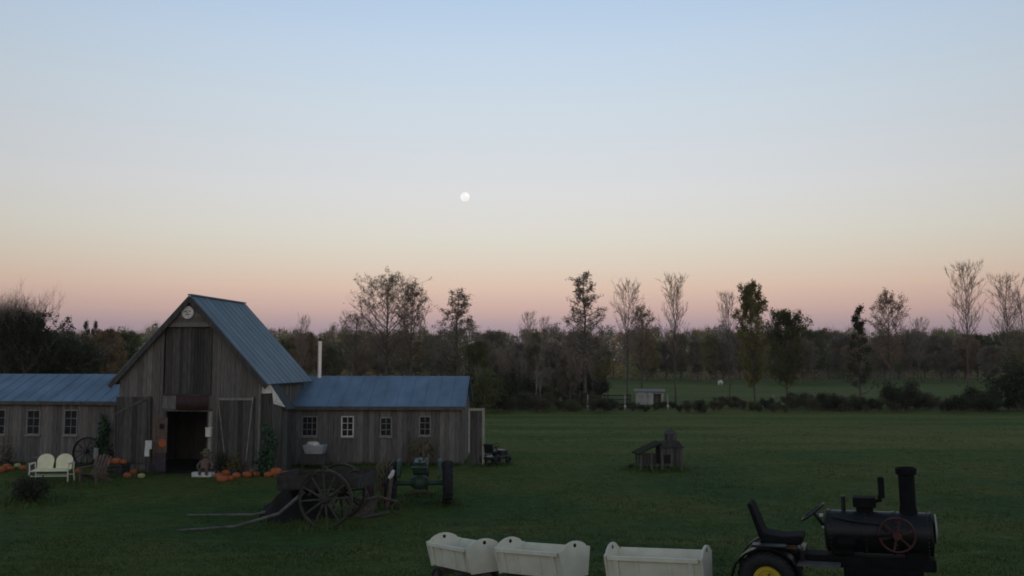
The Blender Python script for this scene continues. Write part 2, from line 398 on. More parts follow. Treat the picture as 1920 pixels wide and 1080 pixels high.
while z < PK - .25:
    h = .17; xa = (PK - z) / SL; xb = (PK - z - h) / SL
    w.prism([(-xa, z + .004), (xa, z + .004), (xb, z + h), (-xb, z + h)], -.10, -.05); z += h
boards(w, -HW, HW, 0, roofline, DEP, seed=9)
boards(w, 0, DEP, 0, EV, -HW + .03, axis='y', seed=10); boards(w, 0, DEP, 0, EV, HW, axis='y', seed=11)
w.build('wall', m_board, barn)
w = MB(); boards(w, lx0 + .01, lx1 - .01, lz0, lambda x: min(lz1, roofline(x)), .07, w=.15, seed=12)
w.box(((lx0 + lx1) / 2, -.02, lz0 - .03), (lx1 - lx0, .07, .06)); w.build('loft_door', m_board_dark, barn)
# both floors coloured black, painting in the doorway's shade
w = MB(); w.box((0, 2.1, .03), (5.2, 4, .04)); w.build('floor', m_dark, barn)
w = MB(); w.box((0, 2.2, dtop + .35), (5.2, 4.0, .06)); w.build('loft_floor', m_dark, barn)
# roof: two slabs with standing seams
def slab(mb, x0, z0, x1, z1, ya, yb, t=.06, seams=.45):
    d = Vector((x1 - x0, 0, z1 - z0)); n = Vector((-d.z, 0, d.x)).normalized()
    if n.z < 0: n = -n
    P = lambda x, z, y: Vector((x, y, z))
    lo = [P(x0, z0, ya), P(x1, z1, ya), P(x1, z1, yb), P(x0, z0, yb)]
    mb.hexa(lo + [v + n * t for v in lo])
    k = max(1, int((yb - ya) / seams))
    for i in range(k + 1):
        y = ya + .02 + (yb - ya - .04) * i / k
        mb.beam(P(x0, z0, y) + n * (t + .005), P(x1, z1, y) + n * (t + .005), .016, .010)
ov = .28
rf = MB(); slab(rf, 0, PK + .02, HW + ov, EV - ov * SL + .02, -.22, DEP + .2); slab(rf, 0, PK + .02, -HW - ov, EV - ov * SL + .02, -.22, DEP + .2)
rf.beam((0, -.22, PK + .10), (0, DEP + .2, PK + .10), .16, .05)
roof = rf.build('roof', m_roof_main, barn)
fb = MB()
for s in (-1, 1):
    fb.beam((0, -.235, PK - .06), (s * (HW + ov), -.235, EV - ov * SL - .06), .03, .17)
fb.build('fascia', m_board_dark, roof)
# doorway trim and doors
t = MB(); t.box((dx0 - .06, -.05, dtop / 2), (.11, .05, dtop)); t.box((dx1 + .06, -.05, dtop / 2), (.11, .05, dtop))
t.box(((dx0 + dx1) / 2, -.056, dtop + .05), (dx1 - dx0 + .35, .06, .10)); t.build('door_frame', m_board_dark, barn)
def hung_door(pts, ybase, brace, mat_frame, seed):
    x0, z0 = BL(*pts[0], 0); x1, z1 = BL(*pts[1], 0)
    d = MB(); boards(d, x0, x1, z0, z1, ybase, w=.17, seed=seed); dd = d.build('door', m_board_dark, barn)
    f = MB()
    for a, b_ in brace:
        p = BL(*a, 0); q = BL(*b_, 0); f.beam((p[0], ybase - .045, p[1]), (q[0], ybase - .045, q[1]), .03, .085)
    f.build('brace', mat_frame, dd)
hung_door(((216, 868), (288, 744)), -.06, [((219, 868), (219, 760)), ((219, 776), (283, 744)), ((283, 744), (285, 868))], m_greywood, 21)
hung_door(((408, 872), (480, 746)), -.06, [((412, 748), (478, 748)), ((412, 746), (425, 862)), ((477, 743), (464, 864))], m_trim_grey, 22)
# lean-to between barn and right wing with white barge board
lt = MB(); xr = 3.46
boards(lt, HW + .01, xr, 0, lambda x: 3.32 - (x - HW) * 1.25, .12, seed=31); boards(lt, .12, 1.0, 0, 2.36, xr + .03, axis='y', seed=32)
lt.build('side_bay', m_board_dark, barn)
lt = MB(); slab(lt, HW + .02, 3.40, xr + .12, 2.26, .14, .98, t=.05, seams=5); lt.build('side_bay_roof', m_roof_dark, barn)
pts = [BL(*p, .05) for p in ((491, 714), (503, 716), (534, 763), (513, 757), (511, 737), (491, 738))]
MB().prism(pts, .03, .075).build('barge_board', m_white_worn, barn)
# wings
def window(cx_, cz_, wd, ht, y, parent, frame_mat, sill=True, cols=2, rows=3):
    f = MB(); e = .045
    f.box((cx_ - wd / 2, y - .02, cz_), (e, .06, ht + e)); f.box((cx_ + wd / 2, y - .02, cz_), (e, .06, ht + e))
    f.box((cx_, y - .018, cz_ + ht / 2), (wd - e, .055, e)); f.box((cx_, y - .018, cz_ - ht / 2), (wd - e, .055, e))
    for i in range(1, cols): f.box((cx_ - wd / 2 + wd * i / cols, y - .012, cz_), (.022, .03, ht - e))
    for j in range(1, rows): f.box((cx_, y - .010, cz_ - ht / 2 + ht * j / rows), (wd - e, .026, .02))
    o = f.build('window', frame_mat, parent)
    MB().box((cx_, y + .012, cz_), (wd - .01, .012, ht - .01)).build('pane', m_glass, o)
    if sill: MB().box((cx_, y - .05, cz_ - ht / 2 - .05), (wd + .12, .1, .05)).build('sill', m_trim_grey, o)
def wing(x0, x1, y0, dep, ev, rg, wins, seed):
    w_ = MB(); xs = x0
    for (a, b_, zl, zh) in wins:               # boards stop round each window opening
        boards(w_, xs, a, .0, ev, y0, seed=seed); boards(w_, a, b_, 0, zl, y0, seed=seed + 1); boards(w_, a, b_, zh, ev, y0, seed=seed + 2); xs = b_; seed += 5
    boards(w_, xs, x1, 0, ev, y0, seed=seed)
    gab = lambda y: rg - abs(y - y0 - dep / 2) * (rg - ev) / (dep / 2)
    boards(w_, y0 + .01, y0 + dep, 0, gab, x1, axis='y', seed=seed + 3); boards(w_, y0 + .01, y0 + dep, 0, gab, x0 + .03, axis='y', seed=seed + 4)
    boards(w_, x0, x1, 0, ev, y0 + dep, seed=seed + 6)
    w_.build('wing_wall', m_board, barn)
    r_ = MB(); ov_ = .22; sl = (rg - ev) / (dep / 2)
    for s in (-1, 1):
        ye = y0 - ov_ if s < 0 else y0 + dep + ov_; ym = y0 + dep / 2
        d = Vector((0, ye - ym, ev - ov_ * sl - rg)); n = Vector((0, -d.z * (1 if s > 0 else -1), 0))
        n = Vector((1, 0, 0)).cross(d).normalized(); n = n if n.z > 0 else -n
        lo = [Vector((x0 - .02, ym, rg + .02)), Vector((x1 + .15, ym, rg + .02)), Vector((x1 + .15, ye, ev - ov_ * sl + .02)), Vector((x0 - .02, ye, ev - ov_ * sl + .02))]
        r_.hexa(lo + [v + n * .05 for v in lo])
        k = int((x1 - x0) / .5)
        for i in range(k + 1):
            x = x0 + .02 + (x1 - x0 + .1) * i / k
            r_.beam(Vector((x, ym, rg + .02)) + n * .06, Vector((x, ye, ev - ov_ * sl + .02)) + n * .055, .016, .010)
    rr = r_.build('wing_roof', m_roof, barn)
    f = MB(); f.box(((x0 + x1) / 2 + .06, y0 - ov_ - .012, ev - ov_ * sl - .02), (x1 - x0 + .16, .03, .12)); f.build('fascia', m_greywood, rr)
    return w_
YR, YL = 3.66, 2.0
WPX = BL(866, 820, YR)[0]
rw = []
for i, (px, wp, pyt, pyb) in enumerate(((581, 27, 781, 817), (652, 21, 781, 818), (724, 20, 783, 817), (797, 20, 781, 816))):
    a, zt = BLR(px - wp / 2, pyt, YR); b_, zb = BLR(px + wp / 2, pyb, YR); rw.append((a, b_, zb, zt))
lw = []
for (px, wp, pyt, pyb) in ((-75, 22, 769, 814), (-2, 24, 768, 814), (64, 22, 769, 814), (134, 22, 769, 815)):
    a, zt = BL(px - wp / 2, pyt, YL); b_, zb = BL(px + wp / 2, pyb, YL); lw.append((a, b_, zb, zt))
_before = set(bpy.data.objects)
wing(HW - .25, WPX, YR, 4.0, 2.32, 3.34, rw, 41)
for i, (a, b_, zl, zh) in enumerate(rw): window((a + b_) / 2, (zl + zh) / 2, b_ - a, zh - zl, YR - .01, barn, [m_trim_grey, m_white_worn, m_trim_grey, m_trim_grey][i], True, 3 if i == 0 else 2)
# stove pipe
px_, pz_ = BLR(600, 706, YR + 2.0); pt = BLR(600, 640, YR + 2.0)[1]
sp = MB().lathe([(.075, pz_ - .25), (.075, pt)], (px_, YR + 1.9, 0), n=16).build('stove_pipe', m_pipe, barn, smooth=True)
MB().lathe([(.05, pt - .02), (.05, pt + .05), (.12, pt + .05), (.10, pt + .10), (.02, pt + .15)], (px_, YR + 1.9, 0), n=16).build('cap', m_rust, sp, smooth=True)
# door standing open at the wing end
xa, za = BLR(881, 868, YR - .1); xb, zb = BLR(908, 766, YR - .1)
d = MB(); boards(d, xa, xb, .05, zb, YR - .05, w=.16, seed=61); dd = d.build('door', m_board_dark, barn); dd['label'] = 'dark plank door with pale frame standing open at the wing end'
f = MB(); f.box((xb - .03, YR - .11, zb / 2 + .02), (.1, .05, zb)); f.box(((xa + xb) / 2, YR - .108, zb - .04), (xb - xa, .05, .1)); f.box((xa - .03, YR - .11, zb / 2 + .25), (.06, .05, zb - .5))
f.build('door_frame', m_pale_wood, dd)
for o in set(bpy.data.objects) - _before:
    for v in o.data.vertices: v.co.x, v.co.y = WW(v.co.x, v.co.y)
wing(-12.4, -HW - .02, YL, 4.0, 2.50, 3.42, lw, 81)
for (a, b_, zl, zh) in lw: window((a + b_) / 2, (zl + zh) / 2, b_ - a, zh - zl, YL - .01, barn, m_trim_grey)

TUFTS = [(612, 21.7, .5, 700), (570, 23.0, .4, 300), (690, 24.2, .3, 260), (733, 24.4, .15, 120), (728, 25.3, .25, 260), (836, 25.3, .25, 260), (786, 26.8, .4, 260), (96, 29.2, .6, 500), (176, 28.8, .4, 350), (48, 25.6, .7, 700),
         (1237, 33.3, .7, 600), (1205, 33.4, .4, 260), (1447, 11.6, .4, 260), (1600, 11.2, .5, 260), (872, 13.9, .5, 300), (1020, 12.9, .5, 300), (1232, 12.1, .5, 300), (929, 34.8, .4, 250), (548, 22.6, .6, 500), (220, 31.2, .4, 260)]
WALLS = [(*BW(-HW, -.08)[:2], *BW(dx0 - .1, -.08)[:2], 500), (*BW(dx1 + .1, -.08)[:2], *BW(3.5, -.02)[:2], 600), (*BW(*WW(3.0, YR - .06))[:2], *BW(*WW(WPX, YR - .06))[:2], 1300), (*BW(-12.4, YL - .06)[:2], *BW(-HW, YL - .06)[:2], 1600)]
grass_blades()

# things on the barn front
def at_barn(px, py, yl): x, z = BL(px, py, yl); return BW(x, yl, z)
s = thing('round_sign', 'round white sign with dark markings high in the barn gable', 'sign', at_barn(352, 586, -.14), BYAW)
MB().lathe([(.225, -.02), (.235, 0), (.225, .02)], mat=AX['y'], n=32).build('disc', m_white_worn, s, smooth=True)
k = MB(); k.box((-.07, -.028, .04), (.10, .012, .03), (0, R(-15), 0)); k.box((.08, -.028, .05), (.08, .012, .03), (0, R(20), 0)); k.box((0, -.028, -.07), (.16, .012, .025)); k.box((-.01, -.028, -.01), (.02, .012, .07))
k.build('markings', m_greywood, s)
bx0, bz0 = BL(330, 768, -.12); bx1, bz1 = BL(392, 740, -.12)
bn = MB()
n_ = 14
for i in range(n_ + 1):
    u = i / n_; xx = bx0 + (bx1 - bx0) * u; sag = .05 * math.sin(math.pi * u)
    bn.v += [(xx, -.02 * math.sin(u * 14), bz0 - sag * .4), (xx, -.02 * math.sin(u * 14 + .5), bz1 - sag)]
bn.f = [(2 * i, 2 * i + 2, 2 * i + 3, 2 * i + 1) for i in range(n_)]; bn.m = [0] * n_
o = bn.build('cloth_banner', m_red, smooth=True); so = o.modifiers.new('thick', 'SOLIDIFY'); so.thickness = .008
o.location = BW(0, -.14); o.rotation_euler = (0, 0, BYAW); tag(o, 'dull red cloth banner hung above the open barn doorway', 'banner')
s = thing('painted_board', 'tan painted board with an orange blob leaning left of the doorway', 'sign', at_barn(300, 884, -.25), BYAW)
MB().box((0, 0, 1.28), (.46, .04, 1.25)).build('panel', m_brown, s, bevel=.01)
MB().box((0, .02, .33), (.4, .06, .66)).build('stand', m_purple, s)
MB().lathe([(.13, -.01), (.15, 0), (.13, .012)], (.07, -.03, 1.0), AX['y'], 20).build('orange_patch', m_orange, s)
MB().lathe([(.09, -.01), (.1, 0), (.09, .012)], (.03, -.03, 1.6), AX['y'], 20).build('dark_patch', m_dark, s)
f = MB(); f.box((-.25, -.004, 1.25), (.05, .06, 1.3)); f.build('edge_strip', m_straw, s)
s = thing('notice_board', 'small white notice board on a short post left of the doorway', 'sign', at_barn(277, 886, -.5), BYAW)
MB().box((0, 0, .42), (.06, .05, .84)).build('post', m_board_dark, s)
k = MB(); k.box((.02, -.04, .98), (.24, .03, .30)); k.box((-.03, -.042, .70), (.17, .03, .26)); k.build('panel', m_white_worn, s)
s = thing('porch_post', 'pale square post at the right edge of the open doorway', 'post', at_barn(392.5, 886, -.35), BYAW)
_h = BL(392, 776, -.35)[1]
MB().box((0, 0, _h / 2), (.12, .12, _h)).build('shaft', m_pale_wood, s, bevel=.01)
mb_ = MB(); x_, z_ = BL(390, 819, -.5); x2, z2 = BL(390, 803, -.5)
lamp = thing('letter_box', 'small white box fixed to the pale post by the doorway', 'box', at_barn(391, 819, -.5), BYAW)
MB().box((0, 0, (z2 - z_) / 2), (.18, .14, z2 - z_)).build('body', m_white, lamp, bevel=.012)
MB().box((0, 0, z2 - z_ + .016), (.22, .18, .03)).build('lid', m_white, lamp)
s = thing('plank_bench', 'low whitewashed plank bench below the pale post', 'bench', at_barn(381, 895, -.75), BYAW)
k = MB(); k.box((0, 0, .10), (.72, .3, .17)); k.build('seat', m_white_worn, s, bevel=.01)
k = MB(); k.box((0, 0, .009), (.66, .24, .018)); k.build('base', m_dark, s)
_bz = .187
s = thing('straw_figure', 'brown straw figure seated on the whitewashed plank bench', 'scarecrow', BW(BL(386, 880, -.72)[0], -.72, _bz), BYAW)
k = MB(); k.lathe([(.10, 0), (.19, .12), (.17, .32), (.10, .45)], n=14, rib=lambda t: .1 * math.sin(5 * t)); k.build('body', m_brown, s, smooth=True)
k = MB(); k.lathe([(.05, .44), (.12, .52), (.12, .62), (.05, .68)], n=14); k.build('head', m_straw, s, smooth=True)
k = MB(); k.lathe([(.22, .63), (.21, .65), (.12, .655), (.10, .75), (.03, .77)], n=16); k.build('hat', m_straw, s, smooth=True)
for q in (-1, 1):
    MB().tube([(q * .1, -.05, .08), (q * .12, -.2, .07), (q * .13, -.22, -.12)], [.06, .055, .045], 8).build('leg', m_brown, s, smooth=True)
    MB().tube([(q * .15, 0, .36), (q * .27, -.05, .2), (q * .24, -.12, .08)], [.055, .05, .04], 8).build('arm', m_brown, s, smooth=True)

# ------------------------------------------------------------------ pumpkins and gourds
def pumpkin_proto(name, mat, label, cat):
    p = thing(name, label, cat)
    prof = [(.02, .03), (.28, 0), (.44, .1), (.5, .3), (.47, .52), (.34, .68), (.14, .72), (.04, .66)]
    MB().lathe(prof, n=40, rib=lambda t: -.10 * abs(math.sin(5 * t)) ** .5 + .05).build('flesh', mat, p, smooth=True)
    MB().tube([(0, 0, .64), (.02, 0, .78), (.09, .02, .88)], [.07, .05, .055], 7).build('stem', m_stem, p, smooth=True)
    return p
first = {}
def put_pumpkin(px, base_py, wpx, kind, label, yl=None, z=None):
    Y = 4.0 * 1 / -((Z(base_py, 1.0) - CAMZ)) if z is None else yl
    sz = wpx * Y / F / 1.0
    loc = (X(px, Y, base_py), Y, ground_z(X(px, Y, base_py), Y) - .01 if z is None else z)
    if kind not in first:
        first[kind] = pumpkin_proto('pumpkin' if kind == 'p' else 'gourd', m_orange if kind == 'p' else m_gourd, label, 'pumpkin' if kind == 'p' else 'gourd')
        o = first[kind]; o.location = loc; o.scale = (sz,) * 3; o['group'] = 'pumpkins and gourds along the barn'
        return
    o = dup(first[kind], loc, rng.uniform(0, 6), (sz, sz, sz * rng.uniform(.8, 1.05)), label, 'pumpkins and gourds along the barn')
for a in [
    (4, 885, 16, 'p', 'orange pumpkin at the left edge of the photo'),
    (20, 882, 13, 'p', 'small orange pumpkin second from the left edge'),
    (44, 881, 15, 'p', 'orange pumpkin just left of the white double seat'),
    (33, 876, 11, 'g', 'yellowish gourd among the pumpkins left of the double seat'),
    (239, 895, 15, 'p', 'bright orange pumpkin in front of the dark crate'),
    (230, 888, 15, 'p', 'dull orange pumpkin tucked behind the bright one by the crate'),
    (265, 895, 13, 'g', 'pale curved gourd below the white notice board'),
    (417, 903, 20, 'p', 'largest orange pumpkin right of the plank bench'),
    (430, 901, 13, 'p', 'small pinkish orange pumpkin beside the largest pumpkin'),
    (415, 890, 14, 'g', 'yellow gourd sitting behind the largest pumpkin'),
    (443, 897, 15, 'p', 'orange pumpkin in the middle of the row right of the door'),
    (463, 895, 17, 'p', 'tall orange pumpkin under the right barn door brace'),
    (454, 886, 13, 'p', 'dull orange pumpkin at the back under the right barn door'),
    (481, 893, 14, 'p', 'dark orange pumpkin between the door brace and the shrub'),
    (503, 894, 16, 'p', 'pale orange pumpkin at the foot of the green shrub'),
    (517, 893, 22, 'p', 'broad orange pumpkin just left of the old cart'),
    (527, 884, 18, 'p', 'dark red orange pumpkin behind the broad one near the cart'),
    (13, 879, 15, 'p', 'orange pumpkin set back between the two at the left edge'),
    (60, 884, 14, 'p', 'orange pumpkin half behind the left arm of the double seat'),
    (148, 888, 14, 'p', 'dull orange pumpkin between the double seat and the iron wheel'),
    (194, 893, 13, 'p', 'small orange pumpkin at the left end of the dark crate'),
    (250, 888, 14, 'p', 'dark orange pumpkin at the right end of the dark crate'),
    (409, 896, 15, 'p', 'orange pumpkin touching the left side of the largest pumpkin'),
    (424, 892, 17, 'p', 'red orange pumpkin behind the small pinkish one'),
    (472, 889, 14, 'p', 'orange pumpkin just right of the tall one under the door brace'),
    (491, 888, 15, 'p', 'dark orange pumpkin at the back by the green shrub'),
    (536, 893, 17, 'p', 'orange pumpkin at the right end of the row beside the cart'),
    (446, 887, 13, 'p', 'small dark orange pumpkin behind the middle of the row'),
]: put_pumpkin(*a)
# dark crate with pumpkins on top
def crate(px, base, wm, dm, hm, label, mat):
    Y = 4.0 / -(Z(base, 1.0) - CAMZ); loc = on_ground(px, Y, base)
    s = thing('wooden_crate', label, 'crate', loc, BYAW, 'crates along the barn')
    for i in range(3):
        hh = hm / 3
        k = MB(); k.box((0, -dm / 2, hh * (i + .5)), (wm, .025, hh - .02)); k.box((0, dm / 2, hh * (i + .5)), (wm, .025, hh - .02))
        k.box((-wm / 2 + .013, 0, hh * (i + .5)), (.025, dm - .03, hh - .02)); k.box((wm / 2 - .013, 0, hh * (i + .5)), (.025, dm - .03, hh - .02))
        k.build('slats', mat, s)
    k = MB()
    for a in (-1, 1):
        for b_ in (-1, 1): k.box((a * (wm / 2 - .04), b_ * (dm / 2 - .035), hm / 2), (.04, .04, hm))
    k.box((0, 0, hm - .06), (wm - .06, dm - .06, .02)); k.build('frame', mat, s)
    return Y, hm
Yc, hc = crate(220, 890, .62, .5, .42, 'dark wooden crate holding orange pumpkins between chair and doorway', m_oldwood)
for px, wpx, lb in ((206, 15, 'orange pumpkin at the left end on top of the dark crate'), (219, 17, 'tan orange pumpkin in the middle on top of the dark crate'), (232, 12, 'small brown orange pumpkin at the right end on top of the dark crate')):
    put_pumpkin(px, 870, wpx, 'p', lb, Yc, hc - .05)
crate(292, 886, .62, .4, .36, 'dull purple crate standing below the painted board', m_purple)

# ------------------------------------------------------------------ leaf clumps, trees
def quads_mesh(name, P, S, nrm_seed, mat, parent, tint=None, tri=None, aspect=1.0):
    g = np.random.default_rng(nrm_seed); n = len(P)
    a = g.normal(size=(n, 3)); a /= np.linalg.norm(a, axis=1)[:, None]
    b_ = g.normal(size=(n, 3)); b_ -= a * (a * b_).sum(1)[:, None]; b_ /= np.linalg.norm(b_, axis=1)[:, None]
    S = np.broadcast_to(np.asarray(S, float), (n,))[:, None]
    V = np.stack([P - a * S, P + b_ * S * .55 * aspect, P + a * S, P - b_ * S * .55 * aspect], 1).reshape(-1, 3)
    return V, np.arange(n * 4).reshape(-1, 4)
def link_mesh(name, V, Fq, mats, parent, midx=None, tint=None):
    me = bpy.data.meshes.new(name); me.from_pydata(V.tolist() if hasattr(V, 'tolist') else V, [], Fq.tolist() if hasattr(Fq, 'tolist') else Fq)
    for m in (mats if isinstance(mats, list) else [mats]): me.materials.append(m)
    if midx is not None: me.polygons.foreach_set('material_index', midx)
    if tint is not None:
        at = me.color_attributes.new('tint', 'FLOAT_COLOR', 'POINT'); at.data.foreach_set('color', np.asarray(tint, np.float32).ravel())
    o = bpy.data.objects.new(name, me); C.objects.link(o)
    if parent: o.parent = parent
    return o

REAL_H = {}
def make_tree(name, label, cat, H, Wd, seed, leaf=None, leaf_n=0, leaf_s=.14, bare=.25, up=.6, nb=26, twigs=7, trunk_r=None, bark=None, shape='oval', gap=.0, ltop=1.0):
    """trunk with limbs (one mesh) and a crown of twigs and leaves (one mesh); height H, crown width Wd"""
    r = random.Random(seed); g = np.random.default_rng(seed); bark = bark or m_bark
    root = thing(name, label, cat)
    tr = MB(); tw = MB(); R0 = trunk_r or H * .014
    N = 12; ax = []; x = y = 0.0
    for i in range(N + 1):
        f = i / N; ax.append(Vector((x, y, H * .97 * f - .15 * (i == 0)))); x += r.uniform(-1, 1) * H * .008; y += r.uniform(-1, 1) * H * .008
    tr.tube(ax, [R0 * (1.25 if i == 0 else 1) * (1 - .93 * i / N) + .006 for i in range(N + 1)], 7)
    tips = []
    def pos(f):
        q = f * N; i = min(int(q), N - 1); return ax[i].lerp(ax[i + 1], q - i)
    for b in range(nb):
        f = bare + (1 - bare) * ((b + r.random()) / nb) * .97
        t = (f - bare) / (1 - bare)
        if shape == 'oval': prof = (math.sin(math.pi * (.16 + .80 * t)) ** .7)
        elif shape == 'vase': prof = .45 + .55 * math.sin(math.pi * min(1, .2 + .65 * t))
        elif shape == 'cone': prof = 1.05 - t
        else: prof = 1.0
        L = Wd / 2 * prof * r.uniform(.7, 1.1) / max(.35, math.cos(up * .8)); L = max(L, .12 * Wd)
        az_ = b * 2.4 + r.uniform(-.5, .5); el = up * r.uniform(.7, 1.25) * (1 - .15 * t)
        d = Vector((math.cos(az_) * math.cos(el), math.sin(az_) * math.cos(el), math.sin(el)))
        p = pos(f); pts = [p]; n_s = 5
        for k in range(n_s):
            d = (d + Vector((r.uniform(-.16, .16), r.uniform(-.16, .16), r.uniform(-.02, .16)))).normalized()
            p = p + d * L / n_s
            if p.z > H: p.z = H - r.random() * .1
            pts.append(p)
        rb = max(.008, R0 * (1 - f) * .55)
        (tr if L > .3 else tw).tube(pts, [rb * (1 - .85 * k / n_s) + .004 for k in range(n_s + 1)], 5, cap=False)
        for j in range(twigs):
            u = .25 + .75 * (j + r.random()) / twigs; q = u * n_s; i = min(int(q), n_s - 1); sp_ = pts[i].lerp(pts[i + 1], q - i)
            dd = (d * .5 + Vector((r.gauss(0, .55), r.gauss(0, .55), r.gauss(.30 + .35 * (up > .8), .4)))).normalized()
            l2 = L * r.uniform(.18, .45) + .12; e1 = sp_ + dd * l2 * .5; dd = (dd + Vector((r.uniform(-.3, .3), r.uniform(-.3, .3), .2))).normalized(); e2 = e1 + dd * l2 * .5
            tw.tube([sp_, e1, e2], [.013, .009, .004], 3, cap=False); tips += [e1, e2]
            for m_ in range(5):
                st = sp_.lerp(e2, r.uniform(.3, .95)); q3 = st + (dd + Vector((r.gauss(0, .6), r.gauss(0, .6), r.gauss(.2, .4)))).normalized() * l2 * r.uniform(.25, .55)
                tw.tube([st, q3], [.008, .003], 3, cap=False); tips.append(q3)
    tr.build('trunk', bark, root, smooth=True, fix=False)
    V = np.array(tw.v) if tw.v else np.zeros((0, 3)); Fs = [tuple(f) for f in tw.f]; mi = [0] * len(Fs)
    if leaf and leaf_n:
        T = np.array([tuple(t) for t in tips]); 
        if gap: T = T[g.random(len(T)) > gap]
        if ltop < 1: T = T[T[:, 2] < H * (ltop + .12 * g.random(len(T)))]
        wgt = g.random(len(T)) ** 2.0; idx = g.choice(len(T), leaf_n, p=wgt / wgt.sum())
        P = T[idx] + g.normal(0, leaf_s * 1.5, (leaf_n, 3)); S = leaf_s * g.uniform(.5, 1.2, leaf_n)
        Vq, Fq = quads_mesh('', P, S, seed + 1, None, None)
        Fs += [tuple(int(i) + len(V) for i in f) for f in Fq]; V = np.vstack([V, Vq]); mi += [1] * len(Fq)
    link_mesh('crown', V, Fs, [m_twig, leaf or m_twig], root, mi)
    REAL_H[root.name] = float(np.percentile(V[:, 2], 99.7))
    return root

def tree_at(proto, px, top_py, Y, label, Hp, wscale=1.0, rz=None, group=None, base=0.0, use=False):
    H = Z(top_py, Y) - base; s = H / REAL_H[proto.name]
    loc = (X(px, Y, 680), Y, base); rz = rng.uniform(0, 6.28) if rz is None else rz
    if use:
        o = proto; o.location = loc; o.rotation_euler = (0, 0, rz); o.scale = (s * wscale, s * wscale, s); o['label'] = label
        if group: o['group'] = group
        return o
    return dup(proto, loc, rz, (s * wscale, s * wscale, s), label, group)

HG = 'trees standing along the far field'
p_pop = make_tree('bare_tree', '', 'tree', 10, 3.0, 11, bare=.33, up=1.05, nb=38, twigs=9, shape='vase', trunk_r=.085)
p_bare = make_tree('bare_tree', '', 'tree', 9, 4.2, 12, bare=.36, up=.78, nb=36, twigs=9, trunk_r=.085)
p_sparse = make_tree('thin_leaved_tree', '', 'tree', 10.5, 5.4, 13, leaf=m_leaf_brown, leaf_n=6000, leaf_s=.065, bare=.3, up=.30, nb=46, twigs=8, gap=.55, shape='cone')
p_big = make_tree('thin_leaved_tree', '', 'tree', 11, 7.0, 14, leaf=m_leaf_brown, leaf_n=8000, leaf_s=.065, bare=.26, up=.75, nb=46, twigs=10, gap=.5)
p_dense = make_tree('leafy_tree', '', 'tree', 10, 4.4, 15, leaf=m_leaf_olive, leaf_n=20000, leaf_s=.10, bare=.14, up=.7, nb=44, twigs=6, gap=.3)
p_round = make_tree('leafy_tree', '', 'tree', 8, 6.0, 16, leaf=m_leaf_green, leaf_n=20000, leaf_s=.10, bare=.16, up=.5, nb=44, twigs=6, gap=.3)
p_rust = make_tree('thin_leaved_tree', '', 'tree', 9, 4.2, 17, leaf=m_leaf_rust, leaf_n=6000, leaf_s=.07, bare=.28, up=.65, nb=40, twigs=8, gap=.5)
p_fir = make_tree('fir_tree', '', 'tree', 9, 3.6, 18, leaf=m_leaf_dark, leaf_n=5000, leaf_s=.10, bare=.10, up=.15, nb=22, twigs=5, shape='cone', gap=.4)
p_dark = make_tree('leafy_tree', '', 'tree', 8.5, 9.0, 19, leaf=m_leaf_dark, leaf_n=46000, leaf_s=.10, bare=.12, up=.95, nb=80, twigs=10, gap=.15, ltop=.93)
p_low = make_tree('leafy_tree', '', 'tree', 5, 6.0, 23, leaf=m_leaf_dark, leaf_n=24000, leaf_s=.10, bare=.06, up=.6, nb=60, twigs=8, gap=.1, shape='vase')
p_orange = make_tree('leafy_tree', '', 'tree', 8, 5.5, 20, leaf=m_leaf_rust, leaf_n=16000, leaf_s=.12, bare=.16, up=.5, nb=40, twigs=6, gap=.2)
p_brownd = make_tree('leafy_tree', '', 'tree', 8, 5.5, 21, leaf=m_leaf_brown, leaf_n=15000, leaf_s=.12, bare=.14, up=.6, nb=40, twigs=8, gap=.25)

tree_at(p_dark, 30, 553, 56, 'broad dark leafy tree with twiggy top at the left edge behind the low wing', 8.5, .8, rz=1.0, use=True)
tree_at(p_bare, 566, 588, 120, 'small bare tree on the skyline just left of the stove pipe', 9, .55, use=True)
tree_at(p_big, 722, 511, 88, 'tall broad thin leaved tree standing behind the right wing roof', 11, 1.05, use=True)
tree_at(p_rust, 770, 528, 90, 'rusty leaved tree against the right side of the tall broad tree', 9, .75, use=True)
tree_at(p_big, 668, 585, 92, 'short twiggy tree left of the tall broad tree above the wing roof', 11, .9)
tree_at(p_sparse, 858, 543, 95, 'thin leaved tree on the skyline above the right end of the wing roof', 10.5, 1.45, use=True)
tree_at(p_pop, 990, 582, 130, 'faint bare tree low on the skyline right of the barn', 10, .8, use=True, group=HG)
tree_at(p_pop, 1020, 592, 135, 'tiny bare treetop right of the faint bare tree', 10, .7, group=HG)
tree_at(p_sparse, 1098, 511, 80, 'tall thin leaved tree with tufted branches in the middle of the far field edge', 10.5, 1.15, rz=.4, group=HG)
tree_at(p_bare, 1176, 521, 88, 'bare upright tree right of the tufted tall tree', 9, .72, group=HG)
tree_at(p_rust, 1202, 572, 92, 'short brownish tree nestled right of the bare upright tree', 9, .8, group=HG)
tree_at(p_pop, 1266, 512, 88, 'bare slender tree standing alone right of centre', 10, .85, rz=2.2, group=HG)
tree_at(p_pop, 1367, 544, 92, 'faint bare tree just left of the dense olive tree', 10, .8, group=HG)
tree_at(p_dense, 1415, 530, 80, 'dense olive leafy tree right of centre', 10, .66, use=True, group=HG)
tree_at(p_round, 1474, 581, 82, 'rounded green leafy tree right of the dense olive tree', 8, .72, use=True, group=HG)
tree_at(p_fir, 1612, 574, 84, 'dark ragged evergreen with few limbs on the right skyline', 9, .8, use=True, group=HG)
tree_at(p_rust, 1668, 545, 86, 'reddish brown thin tree on the right skyline', 9, .8, group=HG)
tree_at(p_bare, 1722, 592, 110, 'low bare shrub like tree right of the reddish tree', 9, .8, group=HG)
